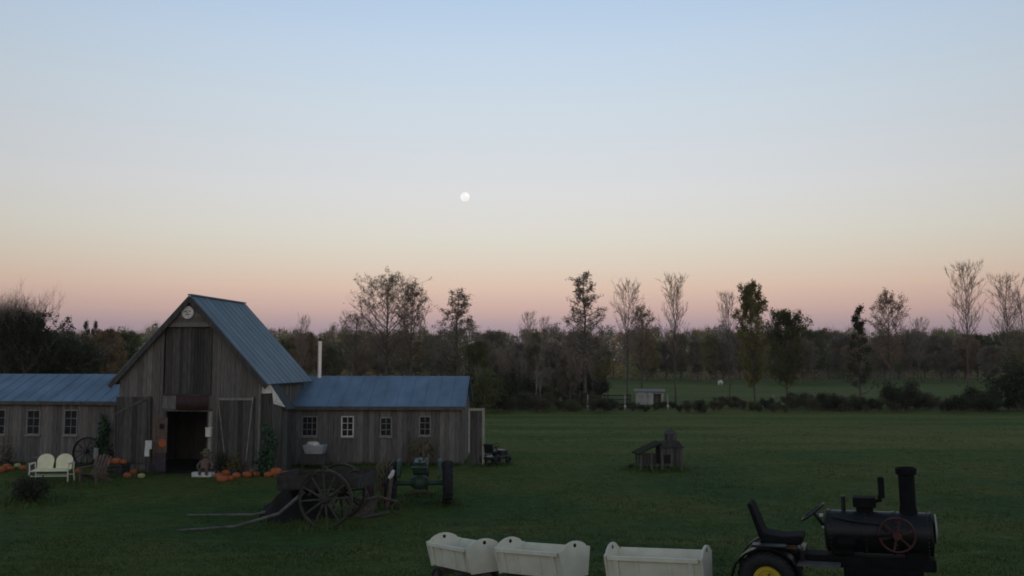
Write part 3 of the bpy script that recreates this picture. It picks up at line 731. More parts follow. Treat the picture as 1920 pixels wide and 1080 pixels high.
tree_at(p_pop, 1814, 487, 84, 'tallest bare tree near the right edge', 10, .85, rz=4.0, group=HG)
tree_at(p_pop, 1893, 511, 88, 'bare tree at the far right edge', 10, .9, rz=.9, group=HG)
tree_at(p_bare, 1925, 540, 92, 'bare tree cut by the right edge of the photo', 9, .7, group=HG)
tree_at(p_fir, 159, 603, 90, 'small pointed fir left of the barn roof', 9, .5)
tree_at(p_fir, 176, 603, 93, 'second small pointed fir nearer the barn roof', 9, .5)
tree_at(p_orange, 200, 618, 78, 'orange brown rounded tree left of the barn roof', 8, .8, use=True)
tree_at(p_round, 236, 622, 84, 'olive rounded tree against the left barn roof edge', 8, .8)
tree_at(p_brownd, 118, 622, 72, 'brown dark tree under the firs behind the left wing', 8, .9, use=True)
tree_at(p_dark, 150, 645, 62, 'low dark bushy tree just above the left wing roof', 8.5, .9)
for px, top, Y, lb in ((8, 612, 60, 'dark bush filling the lower left behind the wing roof'), (62, 618, 59, 'dark rounded bush behind the middle of the left wing roof'), (112, 634, 60, 'dark bush behind the left wing roof right of the rounded one')):
    tree_at(p_low, px, top, Y, lb, 5, 1.0, use=(px == 8))
# trees filling the edge of the wood, one by one
EG = 'autumn trees along the edge of the far wood'
protos = [(p_brownd, 8), (p_round, 8), (p_orange, 8), (p_dense, 10), (p_brownd, 8), (p_sparse, 10.5), (p_brownd, 8)]
names = {0: 'brown autumn tree in the tree line behind the field', 1: 'green leafy tree in the tree line behind the field', 2: 'rusty orange tree in the tree line behind the field', 3: 'olive tree in the tree line behind the field', 5: 'thin twiggy tree in the tree line behind the field'}
names[4] = names[6] = names[0]
rr = random.Random(5)
for i in range(58):
    px = 500 + (1960 - 500) * (i + rr.uniform(-.3, .3)) / 58
    k = rr.choice([0, 0, 1, 2, 3, 4, 4, 5])
    Y = rr.uniform(150, 200); tree_at(protos[k][0], px, rr.uniform(618, 650), Y, names[k], protos[k][1], rr.uniform(.9, 1.3), group='%s trees in the far tree line' % ['brown', 'green', 'rusty', 'olive', 'brown', 'twiggy', 'brown'][k])

# the far wood: a mass of crowns nobody could count
def far_wood():
    g = np.random.default_rng(9); Vs = []; Fs = []; Ts = []; o = 0
    pal = [(.42, .32, .19), (.30, .27, .20), (.42, .37, .12), (.25, .29, .10), (.52, .29, .11), (.29, .235, .20), (.43, .33, .16), (.36, .35, .14)]
    for i in range(520):
        Y = g.uniform(205, 300); px = g.uniform(-120, 2040); x = X(px, Y, 650)
        top = Z(g.normal(623, 6) if g.random() < .6 else g.uniform(628, 665), Y); H = max(4, top); c = np.array(pal[g.integers(len(pal))]) * g.uniform(.75, 1.2)
        n = 420; w_ = g.uniform(2.2, 4.2)
        th = g.random(n) * 6.283; u = g.random(n) ** .5; zz = g.random(n)
        prof = np.sin(np.pi * (.12 + .86 * zz)) ** .6
        P = np.stack([x + np.cos(th) * u * w_ * prof, Y + np.sin(th) * u * w_ * prof, H * (.04 + .96 * zz)], 1)
        m2 = 150; P2 = np.stack([x + g.normal(0, 3.0, m2), Y - 3 + g.normal(0, 2.5, m2), 4.2 * g.random(m2) ** 1.5], 1); P = np.vstack([P, P2]); n += m2
        V, Fq = quads_mesh('', P, g.uniform(.18, .42, n), int(g.integers(1e6)), None, None)
        Vs.append(V); Fs.append(Fq + o); o += len(V); Ts.append(np.concatenate([np.tile(c, (len(V), 1)), np.ones((len(V), 1))], 1))
        m = 40                                             # bare twigs feathering the top
        a = g.random(m) * 6.283; b0 = np.stack([x + np.cos(a) * g.random(m) * w_ * .8, Y + np.sin(a) * w_ * .5, np.full(m, H * .8)], 1)
        b1 = b0 + np.stack([g.normal(0, .5, m), g.normal(0, .5, m), g.uniform(.15, .28, m) * H], 1)
        s_ = np.array([.035, 0, 0]); V = np.stack([b0 - s_, b0 + s_, b1 + s_ * .3, b1 - s_ * .3], 1).reshape(-1, 3); Fq = np.arange(m * 4).reshape(-1, 4)
        Vs.append(V); Fs.append(Fq + o); o += len(V); Ts.append(np.tile(np.array([.14, .115, .095, 1]), (len(V), 1)))
    ob = link_mesh('far_wood', np.vstack(Vs), np.vstack(Fs), m_mix, None, None, np.vstack(Ts))
    tag(ob, 'dark autumn wood closing off the far side of the field', 'wood', kind='stuff')
far_wood()

# hedgerow shrubs
def make_shrub(name, label, Hs, Wd, seed, leaf, n=1600, s=.09, stems=9):
    r = random.Random(seed); g = np.random.default_rng(seed); root = thing(name, label, 'shrub')
    st = MB(); pts = []
    for i in range(stems):
        a = r.uniform(0, 6.28); rad = r.uniform(.2, .9) * Wd / 2; h = Hs * r.uniform(.6, 1.0) * (1 - .35 * (rad / (Wd / 2)) ** 2)
        e = Vector((math.cos(a) * rad, math.sin(a) * rad, h)); md = e * .5 + Vector((0, 0, h * .12))
        st.tube([(math.cos(a) * .08, math.sin(a) * .08, -.05), md, e], [.022, .014, .004], 4, cap=False)
        for k in range(10):
            u = r.uniform(.25, 1); q = md.lerp(e, u) if u > .4 else md * (u * 2); pts.append(q)
            t_ = q + Vector((r.gauss(0, .25), r.gauss(0, .25), r.uniform(.1, .4))) * Hs * .3; st.tube([q, t_], [.007, .002], 3, cap=False); pts.append(t_)
    st.build('stems', m_twig, root, fix=False)
    T = np.array([tuple(p) for p in pts]); P = T[g.integers(len(T), size=n)] + g.normal(0, .13 * Wd * .5, (n, 3)); P[:, 2] = np.abs(P[:, 2])
    V, Fq = quads_mesh('', P, s * g.uniform(.5, 1.2, n), seed, None, None); link_mesh('foliage', V, Fq, leaf, root)
    return root
SG = 'shrubs along the hedgerow beyond the field'
sh1 = make_shrub('hedge_shrub', '', 2.0, 2.6, 31, m_leaf_hedge, 3200, .07); sh2 = make_shrub('hedge_shrub', '', 1.8, 2.8, 32, m_leaf_dark, 4200, .075); sh3 = make_shrub('hedge_shrub', '', 1.5, 2.4, 33, m_leaf_green, 3000, .07)
used = set()
def shrub(i, px, base_py, hpx, label, wsc=1.0, group=SG):
    Y = 4.0 / -(Z(base_py, 1.0) - CAMZ); h = hpx * Y / F; pr, hp = ((sh1, 2.0), (sh2, 1.8), (sh3, 1.5))[i]; s = h / hp
    loc = on_ground(px, Y, base_py); sc = (s * wsc, s * wsc, s)
    if i not in used:
        used.add(i); pr.location = loc; pr.scale = sc; pr['label'] = label; pr['group'] = group; return
    dup(pr, loc, rng.uniform(0, 6), sc, label, group)
rr = random.Random(8)
lab = ['brown twiggy shrub in the hedgerow beyond the field', 'dark leafy shrub in the hedgerow beyond the field', 'green shrub in the hedgerow beyond the field']
for i in range(104):
    px = 885 + (1950 - 885) * (i + rr.uniform(-.5, .5)) / 104; k = rr.choice([0, 0, 0, 1, 2])
    if 1185 < px < 1250: hp = rr.uniform(9, 14)
    elif px < 1120: hp = rr.uniform(16, 36); k = 0 if rr.random() < .6 else k
    elif 1150 < px < 1480: hp = rr.uniform(9, 22)
    else: hp = rr.uniform(13, 32)
    shrub(k, px, rr.uniform(764, 774), hp, lab[k], rr.uniform(.8, 1.5), SG + ' ' + ['(brown)', '(dark)', '(green)'][k])
for i in range(16):
    k = rr.choice([0, 1, 1]); shrub(k, 893 + i * 15 + rr.uniform(-6, 6), rr.uniform(752, 764), rr.uniform(30, 62), lab[k].replace('in the hedgerow beyond the field', 'in the thicket right of the barn'), rr.uniform(.7, 1.0), 'shrubs in the thicket ' + ['(brown)', '(dark)'][k])
shrub(1, 1690, 772, 50, 'large dark shrub in the hedgerow below the reddish tree', 1.2, None)
shrub(1, 1912, 770, 80, 'tall black green bush at the right edge of the hedgerow', .9, None)
shrub(1, 1842, 770, 40, 'wide dark bush second from the right edge of the hedgerow', 1.4, None)
shrub(2, 905, 775, 70, 'green bush right behind the open wing door', .8, None)
shrub(1, 935, 772, 62, 'dark bush right of the barn at the field edge', .8, None)
for px, top, Y, k in ((930, 660, 85, 4), (962, 655, 90, 4), (1040, 650, 88, 0), (1068, 665, 80, 4), (1085, 640, 95, 0), (895, 640, 80, 1), (1000, 645, 98, 4), (1120, 660, 92, 3)):
    tree_at(protos[k][0], px, top, Y, ['brown leafed tree in the thicket right of the barn', 'green tree in the thicket right of the barn', '', 'olive tree at the right end of the thicket', 'brown leafed tree in the thicket right of the barn'][k], protos[k][1], rr.uniform(.7, .9), group='trees of the thicket right of the barn' + str(k % 4))
p_sap = make_tree('sapling', '', 'tree', 6, 2.2, 43, bare=.5, up=.9, nb=16, twigs=6, trunk_r=.05, bark=m_bark_dark)
for i in range(15):
    tree_at(p_sap, 890 + i * 16 + rr.uniform(-6, 6), rr.uniform(640, 690), rr.uniform(73, 84), 'slim bare sapling in the thicket right of the barn', 6, rr.uniform(.8, 1.2), group='bare saplings in the thicket', use=(i == 0))
# pair of pale birch trunks
p_birch = make_tree('birch_tree', '', 'tree', 6, 2.0, 41, bare=.45, up=1.0, nb=14, twigs=5, bark=m_bark_light, trunk_r=.07)
tree_at(p_birch, 1005, 690, 76, 'left of two slim pale birches at the field edge', 6, .9, use=True)
tree_at(p_birch, 1013, 695, 76.3, 'right of two slim pale birches at the field edge', 6, .9)

# ------------------------------------------------------------------ fence along the hedgerow
FG = 'pale fence posts at the far field edge'
posts = []
def fence_post(px, Y, label, first_=None):
    loc = on_ground(px, Y, 768)
    if first_ is None:
        p = thing('fence_post', label, 'fence post', loc, 0, FG)
        MB().tube([(0, 0, -.1), (.01, 0, .65), (0, 0, 1.25)], [.055, .05, .045], 8).build('shaft', m_pale_wood, p, smooth=True)
        MB().lathe([(.03, .1), (.11, .32), (.09, .36), (.03, .38)], n=10).build('collar', m_white_worn, p, smooth=True)
        return p
    return dup(first_, loc, rng.uniform(0, 6), None, label, FG)
fp = fence_post(1102, 74, 'pale fence post with white collar left of the small white shelter')
for px, lb in ((1172, 'pale fence post with white collar just left of the white shelter'), (1252, 'pale fence post with white collar right of the white shelter'), (1451, 'pale thin fence post below the rounded green tree'), (1587, 'pale fence post among the shrubs on the right')):
    fence_post(px, 74.5, lb, fp)
s = thing('rail_fence', 'low dark rail fence between two pale posts left of the white shelter', 'fence', on_ground(1140, 76, 760))
k = MB()
for zz in (.35, .75, 1.1): k.beam((-2.0, 0, zz), (2.0, .15, zz + .03), .05, .11)
k.build('rails', m_oldwood, s)
for q in (-1.9, 0, 1.9): MB().box((q, .08, .6), (.1, .1, 1.3)).build('post', m_oldwood, s)

# small white animal shelter
Y = 84; s = thing('animal_shelter', 'small low white board shelter with a black doorway beyond the hedgerow', 'shed', on_ground(1218, Y, 757), R(-8))
wd, hh, dp = 2.6, 1.22, 1.6; k = MB()
boards(k, -wd / 2, .35, 0, hh, -dp / 2, w=.25, seed=71); boards(k, 1.05, wd / 2, 0, hh - .1, -dp / 2, w=.2, seed=72); boards(k, .35, 1.05, 1.02, hh, -dp / 2, w=.25, seed=73)
boards(k, -dp / 2, dp / 2, 0, hh, -wd / 2 + .03, axis='y', seed=74); boards(k, -dp / 2, dp / 2, 0, hh, wd / 2, axis='y', seed=75); boards(k, -wd / 2, wd / 2, 0, hh, dp / 2, seed=76)
k.build('wall', M('whitewash', (.30, .305, .29), .85, var=.25, scale=3, isl=.12), s)
k = MB(); k.hexa([(-wd / 2 - .15, -dp / 2 - .2, hh), (wd / 2 + .15, -dp / 2 - .2, hh - .05), (wd / 2 + .15, dp / 2 + .1, hh + .12), (-wd / 2 - .15, dp / 2 + .1, hh + .14)] + [(-wd / 2 - .15, -dp / 2 - .2, hh + .07), (wd / 2 + .15, -dp / 2 - .2, hh + .02), (wd / 2 + .15, dp / 2 + .1, hh + .19), (-wd / 2 - .15, dp / 2 + .1, hh + .21)])
k.build('roof', m_trim_grey, s)
MB().box((.7, -dp / 2 + .02, .5), (.06, .04, 1.0)).build('door_post', m_greywood, s)
# pale grazing animal far out
o = thing('sheep', 'tiny pale grazing sheep far out on the back field', 'sheep', on_ground(1350, 150, 722), R(20))
me = bpy.data.meshes.new('body')
sv = [(0, 0, .62), (.32, 0, .64), (-.3, 0, .62), (.55, 0, .45), (.66, 0, .3), (.28, .13, .3), (.28, .13, 0), (.28, -.13, .3), (.28, -.13, 0), (-.28, .13, .3), (-.28, .13, 0), (-.28, -.13, .3), (-.28, -.13, 0), (-.45, 0, .5)]
me.from_pydata(sv, [(0, 1), (0, 2), (1, 3), (3, 4), (1, 5), (5, 6), (1, 7), (7, 8), (2, 9), (9, 10), (2, 11), (11, 12), (2, 13)], [])
so = bpy.data.objects.new('body', me); C.objects.link(so); so.parent = o; me.materials.append(m_white_worn)
so.modifiers.new('skin', 'SKIN'); so.modifiers.new('sub', 'SUBSURF').levels = 1
for v, rd in zip(me.skin_vertices[0].data, [.27, .25, .25, .12, .07, .06, .035, .06, .035, .07, .035, .07, .035, .06]): v.radius = (rd, rd)
me.skin_vertices[0].data[0].use_root = True

# ------------------------------------------------------------------ little wooden house on the field
Y = 33.5; s = thing('play_house', 'small dark wooden play house with a square turret on the open field', 'play house', on_ground(1237, Y, 880), R(6)); s.scale = (.93, .93, .93)
sx = Y / F
k = MB(); boards(k, -.06, .78, .22, .86, -.4, w=.14, seed=91); boards(k, -.06, .78, .22, .86, .4, w=.14, seed=92); boards(k, -.4, .4, .22, .86, -.03, axis='y', w=.14, seed=93); boards(k, -.4, .4, .22, .86, .78, axis='y', w=.14, seed=94)
k.build('wall', m_board_dark, s)
k = MB(); k.box((.36, 0, .90), (.98, .95, .06)); k.build('deck', m_oldwood, s)
k = MB(); k.add([(-.10, -.46, .94), (.84, -.46, .94), (.84, .46, .94), (-.10, .46, .94), (.22, -.24, 1.16), (.70, -.24, 1.16), (.70, .24, 1.16), (.22, .24, 1.16)], [(0, 1, 5, 4), (1, 2, 6, 5), (2, 3, 7, 6), (3, 0, 4, 7), (3, 2, 1, 0), (4, 5, 6, 7)]); k.build('hip_roof', m_oldwood, s)
k = MB(); boards(k, .27, .66, .93, 1.42, -.2, w=.1, seed=95); boards(k, .27, .66, .93, 1.42, .2, w=.1, seed=96); boards(k, -.2, .2, .93, 1.42, .30, axis='y', w=.1, seed=97); boards(k, -.2, .2, .93, 1.42, .66, axis='y', w=.1, seed=98)
k.build('turret', m_board_dark, s)
k = MB(); k.add([(.22, -.26, 1.42), (.70, -.26, 1.42), (.70, .26, 1.42), (.22, .26, 1.42), (.46, 0, 1.66)], [(3, 2, 1, 0), (0, 1, 4), (1, 2, 4), (2, 3, 4), (3, 0, 4)]); k.build('turret_roof', m_board_dark, s)
k = MB(); k.hexa([(-1.0, -.5, .62), (-.02, -.5, 1.06), (-.02, .5, 1.06), (-1.0, .5, .62), (-1.03, -.5, .67), (-.03, -.5, 1.12), (-.03, .5, 1.12), (-1.03, .5, .67)]); k.build('porch_roof', m_leaf_dark, s)
for q in ((-.86, -.4), (-.86, .4), (-.45, -.42)): MB().box((q[0], q[1], .35), (.07, .07, .7)).build('porch_post', m_greywood, s)
MB().box((-.48, .1, .42), (.62, .5, .44)).build('inner_box', m_board_dark, s)
for q in ((-.02, -.44), (.76, -.44), (.76, .4)): MB().box((q[0], q[1], .44), (.09, .06, .88)).build('corner_post', m_greywood, s)
MB().box((.2, -.44, .45), (.24, .02, .34)).build('window', m_dark, s)
shrub(1, 1183, 879, 9, 'tiny dark tuft of weeds left of the small wooden play house', 1.0, None)

# ------------------------------------------------------------------ toy train: white cradle cars
def car_proto(label):
    s = thing('train_car', label, 'train car', group='white cars of the toy train')
    L, Wb, Wt, z0, z1 = 1.26, .47, .58, .29, .63
    e = .025
    for q in (-1, 1):
        k = MB(); yb, yt = q * Wb / 2, q * Wt / 2; t_ = -q * e
        k.hexa([(-L / 2, yb, z0), (L / 2, yb, z0), (L / 2, yb + t_, z0), (-L / 2, yb + t_, z0), (-L / 2, yt, z1), (L / 2, yt, z1), (L / 2, yt + t_, z1), (-L / 2, yt + t_, z1)])
        sp = k.build('side_panel', m_white, s, bevel=.004)
        k = MB(); k.beam((-L / 2 + .02, yt + q * .012, z1 - .01), (L / 2 - .02, yt + q * .012, z1 - .01), .05, .05)
        for xx in (-L / 2 + .13, L / 2 - .13): k.beam((xx, yb + q * .014, z0 + .02), (xx, yt + q * .014, z1 - .03), .02, .07, up=(1, 0, 0))
        for xx in (-.22, .22): k.beam((xx, yb + q * .006, z0 + .03), (xx, yt + q * .006, z1 - .04), .012, .05, up=(1, 0, 0))
        for xx in (-.5, -.22, .22, .5):
            for u in (.15, .85): k.lathe([(.011, -.004), (.009, .006)], (xx, yb + (yt - yb) * u + q * .026, z0 + (z1 - z0) * u), AX['y'], 8)
        k.build('trim', m_white, sp)
    out = [(-Wb / 2, z0 - .02), (Wb / 2, z0 - .02), (Wt / 2 + .03, z1 + .02), (Wt / 2 - .02, z1 + .035)]
    for i in range(9):
        a = math.pi * i / 8; cx_ = math.cos(a) * .21 * (1.18 - .25 * math.sin(a)); out.append((cx_, z1 + .04 + .095 * math.sin(a)))
    out += [(-Wt / 2 + .02, z1 + .035), (-Wt / 2 - .03, z1 + .02)]
    for q in (-1, 1):
        k = MB(); o = len(out)
        k.add([(q * L / 2, y, z) for y, z in out] + [(q * (L / 2 + .03), y, z) for y, z in out], [tuple(range(o)), tuple(range(2 * o - 1, o - 1, -1))] + [(i, i + o, (i + 1) % o + o, (i + 1) % o) for i in range(o)])
        ep = k.build('end_panel', m_white, s, bevel=.004)
        MB().lathe([(.028, -.02), (.028, .02)], (q * (L / 2 + .015), 0, z1 + .075), AX['x'], 12).build('hand_hole', m_dark, ep)
    MB().box((0, 0, z0 + .015), (L - .01, Wb - .06, .03)).build('floor', m_white, s)
    k = MB(); k.box((0, 0, .22), (L + .1, .16, .06)); k.box((.4, 0, .18), (.08, .5, .05)); k.box((-.4, 0, .18), (.08, .5, .05)); k.beam((L / 2, 0, .2), (L / 2 + .36, 0, .2), .04, .04); k.build('chassis', m_rust, s)
    for xx in (-.4, .4):
        for q in (-1, 1):
            wl = MB().torus((xx, q * .27, .14), AX['y'], .105, .035, 20, 8, w=.04).build('wheel', m_rubber, s, smooth=True)
            MB().lathe([(.085, -.02), (.09, 0), (.085, .02)], (xx, q * .27, .14), AX['y'], 14).build('hub', m_rust, wl)
    return s
def seat_ground(o, x, y, rz): 
    dz = (ground_z(x + .5 * math.cos(rz), y + .5 * math.sin(rz)) - ground_z(x - .5 * math.cos(rz), y - .5 * math.sin(rz)))
    o.location = (x, y, ground_z(x, y)); o.rotation_euler = Euler((0, -math.atan(dz), rz), 'XYZ')
car = car_proto('leftmost white cradle shaped train car, turned furthest away')
seat_ground(car, X(872, 14.0, 1035), 14.0, R(-58))
c2 = dup(car, (0, 0, 0), label='middle white cradle shaped train car touching the leftmost one'); seat_ground(c2, X(1020, 12.95, 1045), 12.95, R(-46))
c3 = dup(car, (0, 0, 0), label='right white cradle shaped train car seen broadside behind the steam tractor'); seat_ground(c3, X(1238, 12.15, 1050), 12.15, R(-24))

# ------------------------------------------------------------------ garden tractor dressed as a steam engine
s = thing('steam_tractor', 'black garden tractor dressed as a steam engine with smokestack and red flywheel', 'tractor')
ex, ey = X(1447, 11.75, 1078), 11.75; seat_ground(s, ex, ey, R(-22)); s.rotation_euler = (0, R(-1.5), R(-22)); s.location.z = ground_z(ex, ey) + .045
k = MB(); BX0, BX1, BR, BZ = .72, 1.93, .255, 1.03
def lz(prof, c): return MB().lathe(prof, c, AX['x'], 32)
bo = lz([(.10, BX0 - .03), (BR - .03, BX0 - .02), (BR, BX0), (BR, BX1 - .02), (BR + .012, BX1 - .02), (BR + .012, BX1), (.10, BX1 + .03)], (0, 0, BZ)).build('boiler', m_black, s, smooth=True)
k = MB()
for q in (BX0 + .02, 1.15, 1.5): k.torus((q, 0, BZ), AX['x'], BR + .003, .008, 40, 6, w=.02)
k.build('band', m_black, bo, smooth=True)
k = MB()
for q in (BX0 + .05, 1.18, 1.53, BX1 - .05):
    for i in range(28):
        a = i * 2 * math.pi / 28; k.lathe([(.009, -.004), (.007, .004), (.003, .007)], (q, math.cos(a) * (BR + .002), BZ + math.sin(a) * (BR + .002)), Matrix(((0, 0, 0), (0, 0, 0), (0, 0, 0))) + Vector((0, math.cos(a), math.sin(a))).to_track_quat('Z', 'X').to_matrix(), 6)
k.build('rivets', m_rust, bo)
MB().tube([(.80, -.20, BZ + .20), (1.05, -.24, BZ + .16), (1.35, -.25, BZ + .14), (1.42, -.26, BZ + .05)], .014, 8).build('pipe', m_black, bo, smooth=True)
lz([(.16, BX1 + .028), (.175, BX1 + .035), (.17, BX1 + .05), (.12, BX1 + .055)], (0, -.03, BZ + .07)).build('headlight', M('headlight_glass', (.30, .30, .27), .4, var=.1, spec=.4), s, smooth=True)
ck = MB().lathe([(.115, BZ + .2), (.10, BZ + .30), (.093, BZ + .34), (.093, 1.74), (.12, 1.75), (.125, 1.82), (.105, 1.83), (.095, 1.80)], (1.68, 0, 0), n=24).build('smokestack', m_matte, s, smooth=True)
k = MB(); k.lathe([(.10, 1.24), (.10, 1.34)], (1.18, 0, 0), n=20); k.box((1.18, 0, 1.40), (.27, .24, .12)); k.build('steam_dome', m_matte, s, bevel=.012)
MB().tube([(.93, 0, 1.25), (.93, 0, 1.46)], .026, 10).build('whistle_pipe', m_black, s, smooth=True)
k = MB(); k.box((1.385, 0, 1.58), (.075, .12, .25)); k.box((1.36, 0, 1.44), (.05, .05, .08)); k.beam((1.3, 0, 1.40), (1.38, 0, 1.43), .04, .04); k.build('bell_bracket', m_matte, s, bevel=.008)
fw = MB(); fc = Vector((1.53, -.34, 1.06)); fw.torus(fc, AX['y'], .20, .015, 40, 8, w=.022)
for i in range(6):
    a = i * math.pi / 3 + .3; fw.beam(fc, fc + Vector((math.cos(a) * .195, 0, math.sin(a) * .195)), .026, .02, up=(0, 1, 0))
fwo = fw.build('flywheel', m_redwheel, s, smooth=True)
MB().lathe([(.05, -.06), (.05, .05), (.03, .06)], fc, AX['y'], 16).build('hub', m_redwheel, fwo, smooth=True)
k = MB(); k.beam((1.53, -.37, 1.06), (.95, -.33, 1.0), .02, .03); k.box((.95, -.31, .98), (.2, .08, .1)); k.build('piston_rod', m_matte, s)
# chassis
k = MB(); k.box((1.0, 0, .60), (1.9, .34, .14)); k.box((1.35, 0, .46), (.9, .5, .18)); k.box((.9, 0, .74), (.26, .3, .12)); k.box((1.75, 0, .72), (.26, .3, .12)); k.box((.05, 0, .45), (.4, .4, .3)); k.build('chassis', m_matte, s, bevel=.015)
k = MB(); k.box((.62, -.33, .665), (.5, .26, .02)); k.box((.62, .33, .665), (.5, .26, .02)); k.build('footboard', m_greywood, s)
MB().box((.42, 0, .72), (.06, .5, .18)).build('dash', m_black, s, bevel=.01)
# fenders
for q in (-1, 1):
    f = MB(); n_ = 14; ri = .43; f.v = []
    for i in range(n_ + 1):
        a = R(172) - R(172 - 8) * i / n_; ca, sa = math.cos(a) * ri * 1.03, math.sin(a) * ri + .355
        for (yy, rr_) in ((q * .26, 0), (q * .50, 0), (q * .50, -.06)):
            f.v.append((ca * (1 + rr_), yy, .355 + (sa - .355) * (1 + rr_)))
    for i in range(n_):
        for j in range(2): f.f.append((i * 3 + j, i * 3 + j + 1, (i + 1) * 3 + j + 1, (i + 1) * 3 + j))
    f.m = [0] * len(f.f); o = f.build('fender', m_black, s, smooth=True); sd = o.modifiers.new('thick', 'SOLIDIFY'); sd.thickness = .018
    k = MB(); k.box((.04, q * .38, .80), (.42, .2, .03)); k.build('fender_deck', m_black, s, bevel=.01)
# wheels
def wheel(parent, x, y, r_, wdt, rim, mat, lugs=True):
    k = MB(); tr_ = r_ * .27; k.torus((x, y, r_), AX['y'], r_ - tr_, tr_, 40, 12, w=wdt / 2)
    if lugs:
        for i in range(26):
            a = i * 2 * math.pi / 26
            for sg in (-1, 1):
                p = Vector((x + math.cos(a) * (r_ - .01), y + sg * wdt * .08, r_ + math.sin(a) * (r_ - .01))); a2 = a + .13
                q = Vector((x + math.cos(a2) * (r_ - .03), y + sg * wdt * .42, r_ + math.sin(a2) * (r_ - .03))); k.beam(p, q, .03, .03, up=(math.cos(a), 0, math.sin(a)))
    wl = k.build('wheel', m_rubber, parent, smooth=True)
    sg = 1 if y > 0 else -1; mt = AX['y'] if sg > 0 else Matrix.Rotation(R(90), 3, 'X')
    rm = MB().lathe([(.03, -.03), (rim * .45, -.02), (rim * .5, .02), (rim * .86, .03), (rim, wdt * .36), (rim * 1.03, wdt * .36), (rim * 1.03, -.05)], (x, y, r_), mt, 28).build('rim', mat, wl, smooth=True)
    k = MB(); k.lathe([(.05, .0), (.05, .06), (.03, .08)], (x, y, r_), mt, 14)
    for i in range(5):
        a = i * 2 * math.pi / 5; k.lathe([(.014, .02), (.014, .05)], Vector((x + math.cos(a) * rim * .32, y, r_ + math.sin(a) * rim * .32)), mt, 8)
    k.build('hub', m_rust, wl)
wheel(s, 0, -.38, .37, .26, .25, m_yellow); wheel(s, 0, .38, .37, .26, .25, m_yellow)
wheel(s, 1.72, -.34, .20, .16, .11, m_yellow, False); wheel(s, 1.72, .34, .20, .16, .11, m_yellow, False)
MB().beam((1.72, -.34, .22), (1.72, .34, .22), .05, .06).build('axle', m_rust, s)
# seat and steering
st = MB(); pr = [(-.24, 1.36), (-.185, 1.36), (-.045, .99), (.20, .955), (.43, .98), (.45, .93), (.40, .86), (-.02, .86), (-.10, .92)]
st.prism([(x, z) for x, z in pr], -.22, .22); st.build('seat', m_matte, s, bevel=.035)
st = MB(); st.box((.15, 0, .83), (.4, .36, .05)); st.beam((.0, 0, .62), (.0, 0, .83), .12, .2); st.build('seat_base', m_rust, s)
sw = MB(); sc0 = Vector((.56, 0, 1.25)); ma = Matrix.Rotation(R(-38), 3, 'Y'); sw.torus(sc0, ma, .17, .015, 32, 8)
for i in range(3):
    a = i * 2.094; sw.beam(sc0, sc0 + ma @ Vector((math.cos(a) * .165, math.sin(a) * .165, 0)), .02, .015)
swo = sw.build('steering_wheel', m_black, s, smooth=True)
MB().tube([sc0, (.76, 0, .98)], .022, 10).build('column', m_black, swo, smooth=True)
k = MB(); k.box((.66, -.06, 1.22), (.05, .04, .04)); k.box((.68, -.1, 1.08), (.03, .03, .03)); k.build('lever_knob', m_tin, s, bevel=.008)
for o in s.children:
    if o.name.split('.')[0] not in ('wheel', 'fender', 'fender_deck', 'axle', 'chassis'): o.location.z = -.075

# ------------------------------------------------------------------ two-wheeled farm cart with shafts
cy_ = 22.0; cx0 = X(622, cy_, 930); s = thing('farm_cart', 'old two wheeled wooden farm cart with big spoked wheels and shafts on the grass', 'cart', (cx0, cy_, 0), R(-14))
def spoke_wheel(parent, x, y, r_, n, mat, name='wheel', tilt=0):
    c = Vector((x, y, r_)); k = MB()
    k.torus(c, AX['y'], r_ - .035, .035, 48, 4, w=.05)
    w0 = k.build(name, mat, parent)
    k = MB().torus(c, AX['y'], r_ - .003, .006, 48, 4, w=.045); k.build('iron_tyre', m_rust, w0)
    for i in range(n):
        a = 2 * math.pi * i / n + .1; e = c + Vector((math.cos(a) * (r_ - .04), 0, math.sin(a) * (r_ - .04)))
        MB().tube([c + (e - c) * .12, c + (e - c) * .5, e], [.035, .026, .022], 7).build('spoke', mat, w0, smooth=True)
    MB().lathe([(.07, -.16), (.10, -.12), (.12, 0), (.10, .12), (.07, .16)], c, AX['y'], 16).build('hub', m_oldwood, w0, smooth=True)
    return w0
WR = .70
spoke_wheel(s, 0, -.35, WR, 12, m_wheelwood); spoke_wheel(s, -.25, 1.05, WR, 12, m_oldwood)
MB().tube([(.0, -.5, WR), (-.27, 1.2, WR)], .045, 10).build('axle', m_rust, s, smooth=True)
k = MB()
for i in range(7): k.box((-.30, -.12 + i * .155, .93), (2.15, .14, .04), (0, R(-4), 0))
k.build('bed', m_oldwood, s)
for yy, nm in ((-.2, 0), (.9, 0)):
    k = MB()
    for j in range(2): k.box((-.30, yy, 1.02 + j * .16), (2.15, .035, .15), (0, R(-4), 0))
    k.build('side_board', m_oldwood, s)
for xx in (-1.35, .75): MB().box((xx, .35, 1.1), (.04, 1.1, .3), (0, R(-4), 0)).build('end_board', m_oldwood, s)
for pts in ([(-.7, .75, .82), (-1.3, .6, .36), (-2.4, .5, .10), (-4.2, .32, .05)], [(-.7, -.05, .82), (-1.2, -.4, .32), (-2.0, -1.0, .09), (-3.2, -1.55, .04)]):
    MB().tube(pts, [.045, .04, .032, .022], 8).build('shaft', m_shaft, s, smooth=True)
k = MB(); 
for i in range(5): k.tube([(rng.uniform(-1.1, .6), rng.uniform(0, .8), 1.0), (rng.uniform(-.8, .8), rng.uniform(0, .8), 1.36)], .03, 6)
k.build('load', m_oldwood, s)

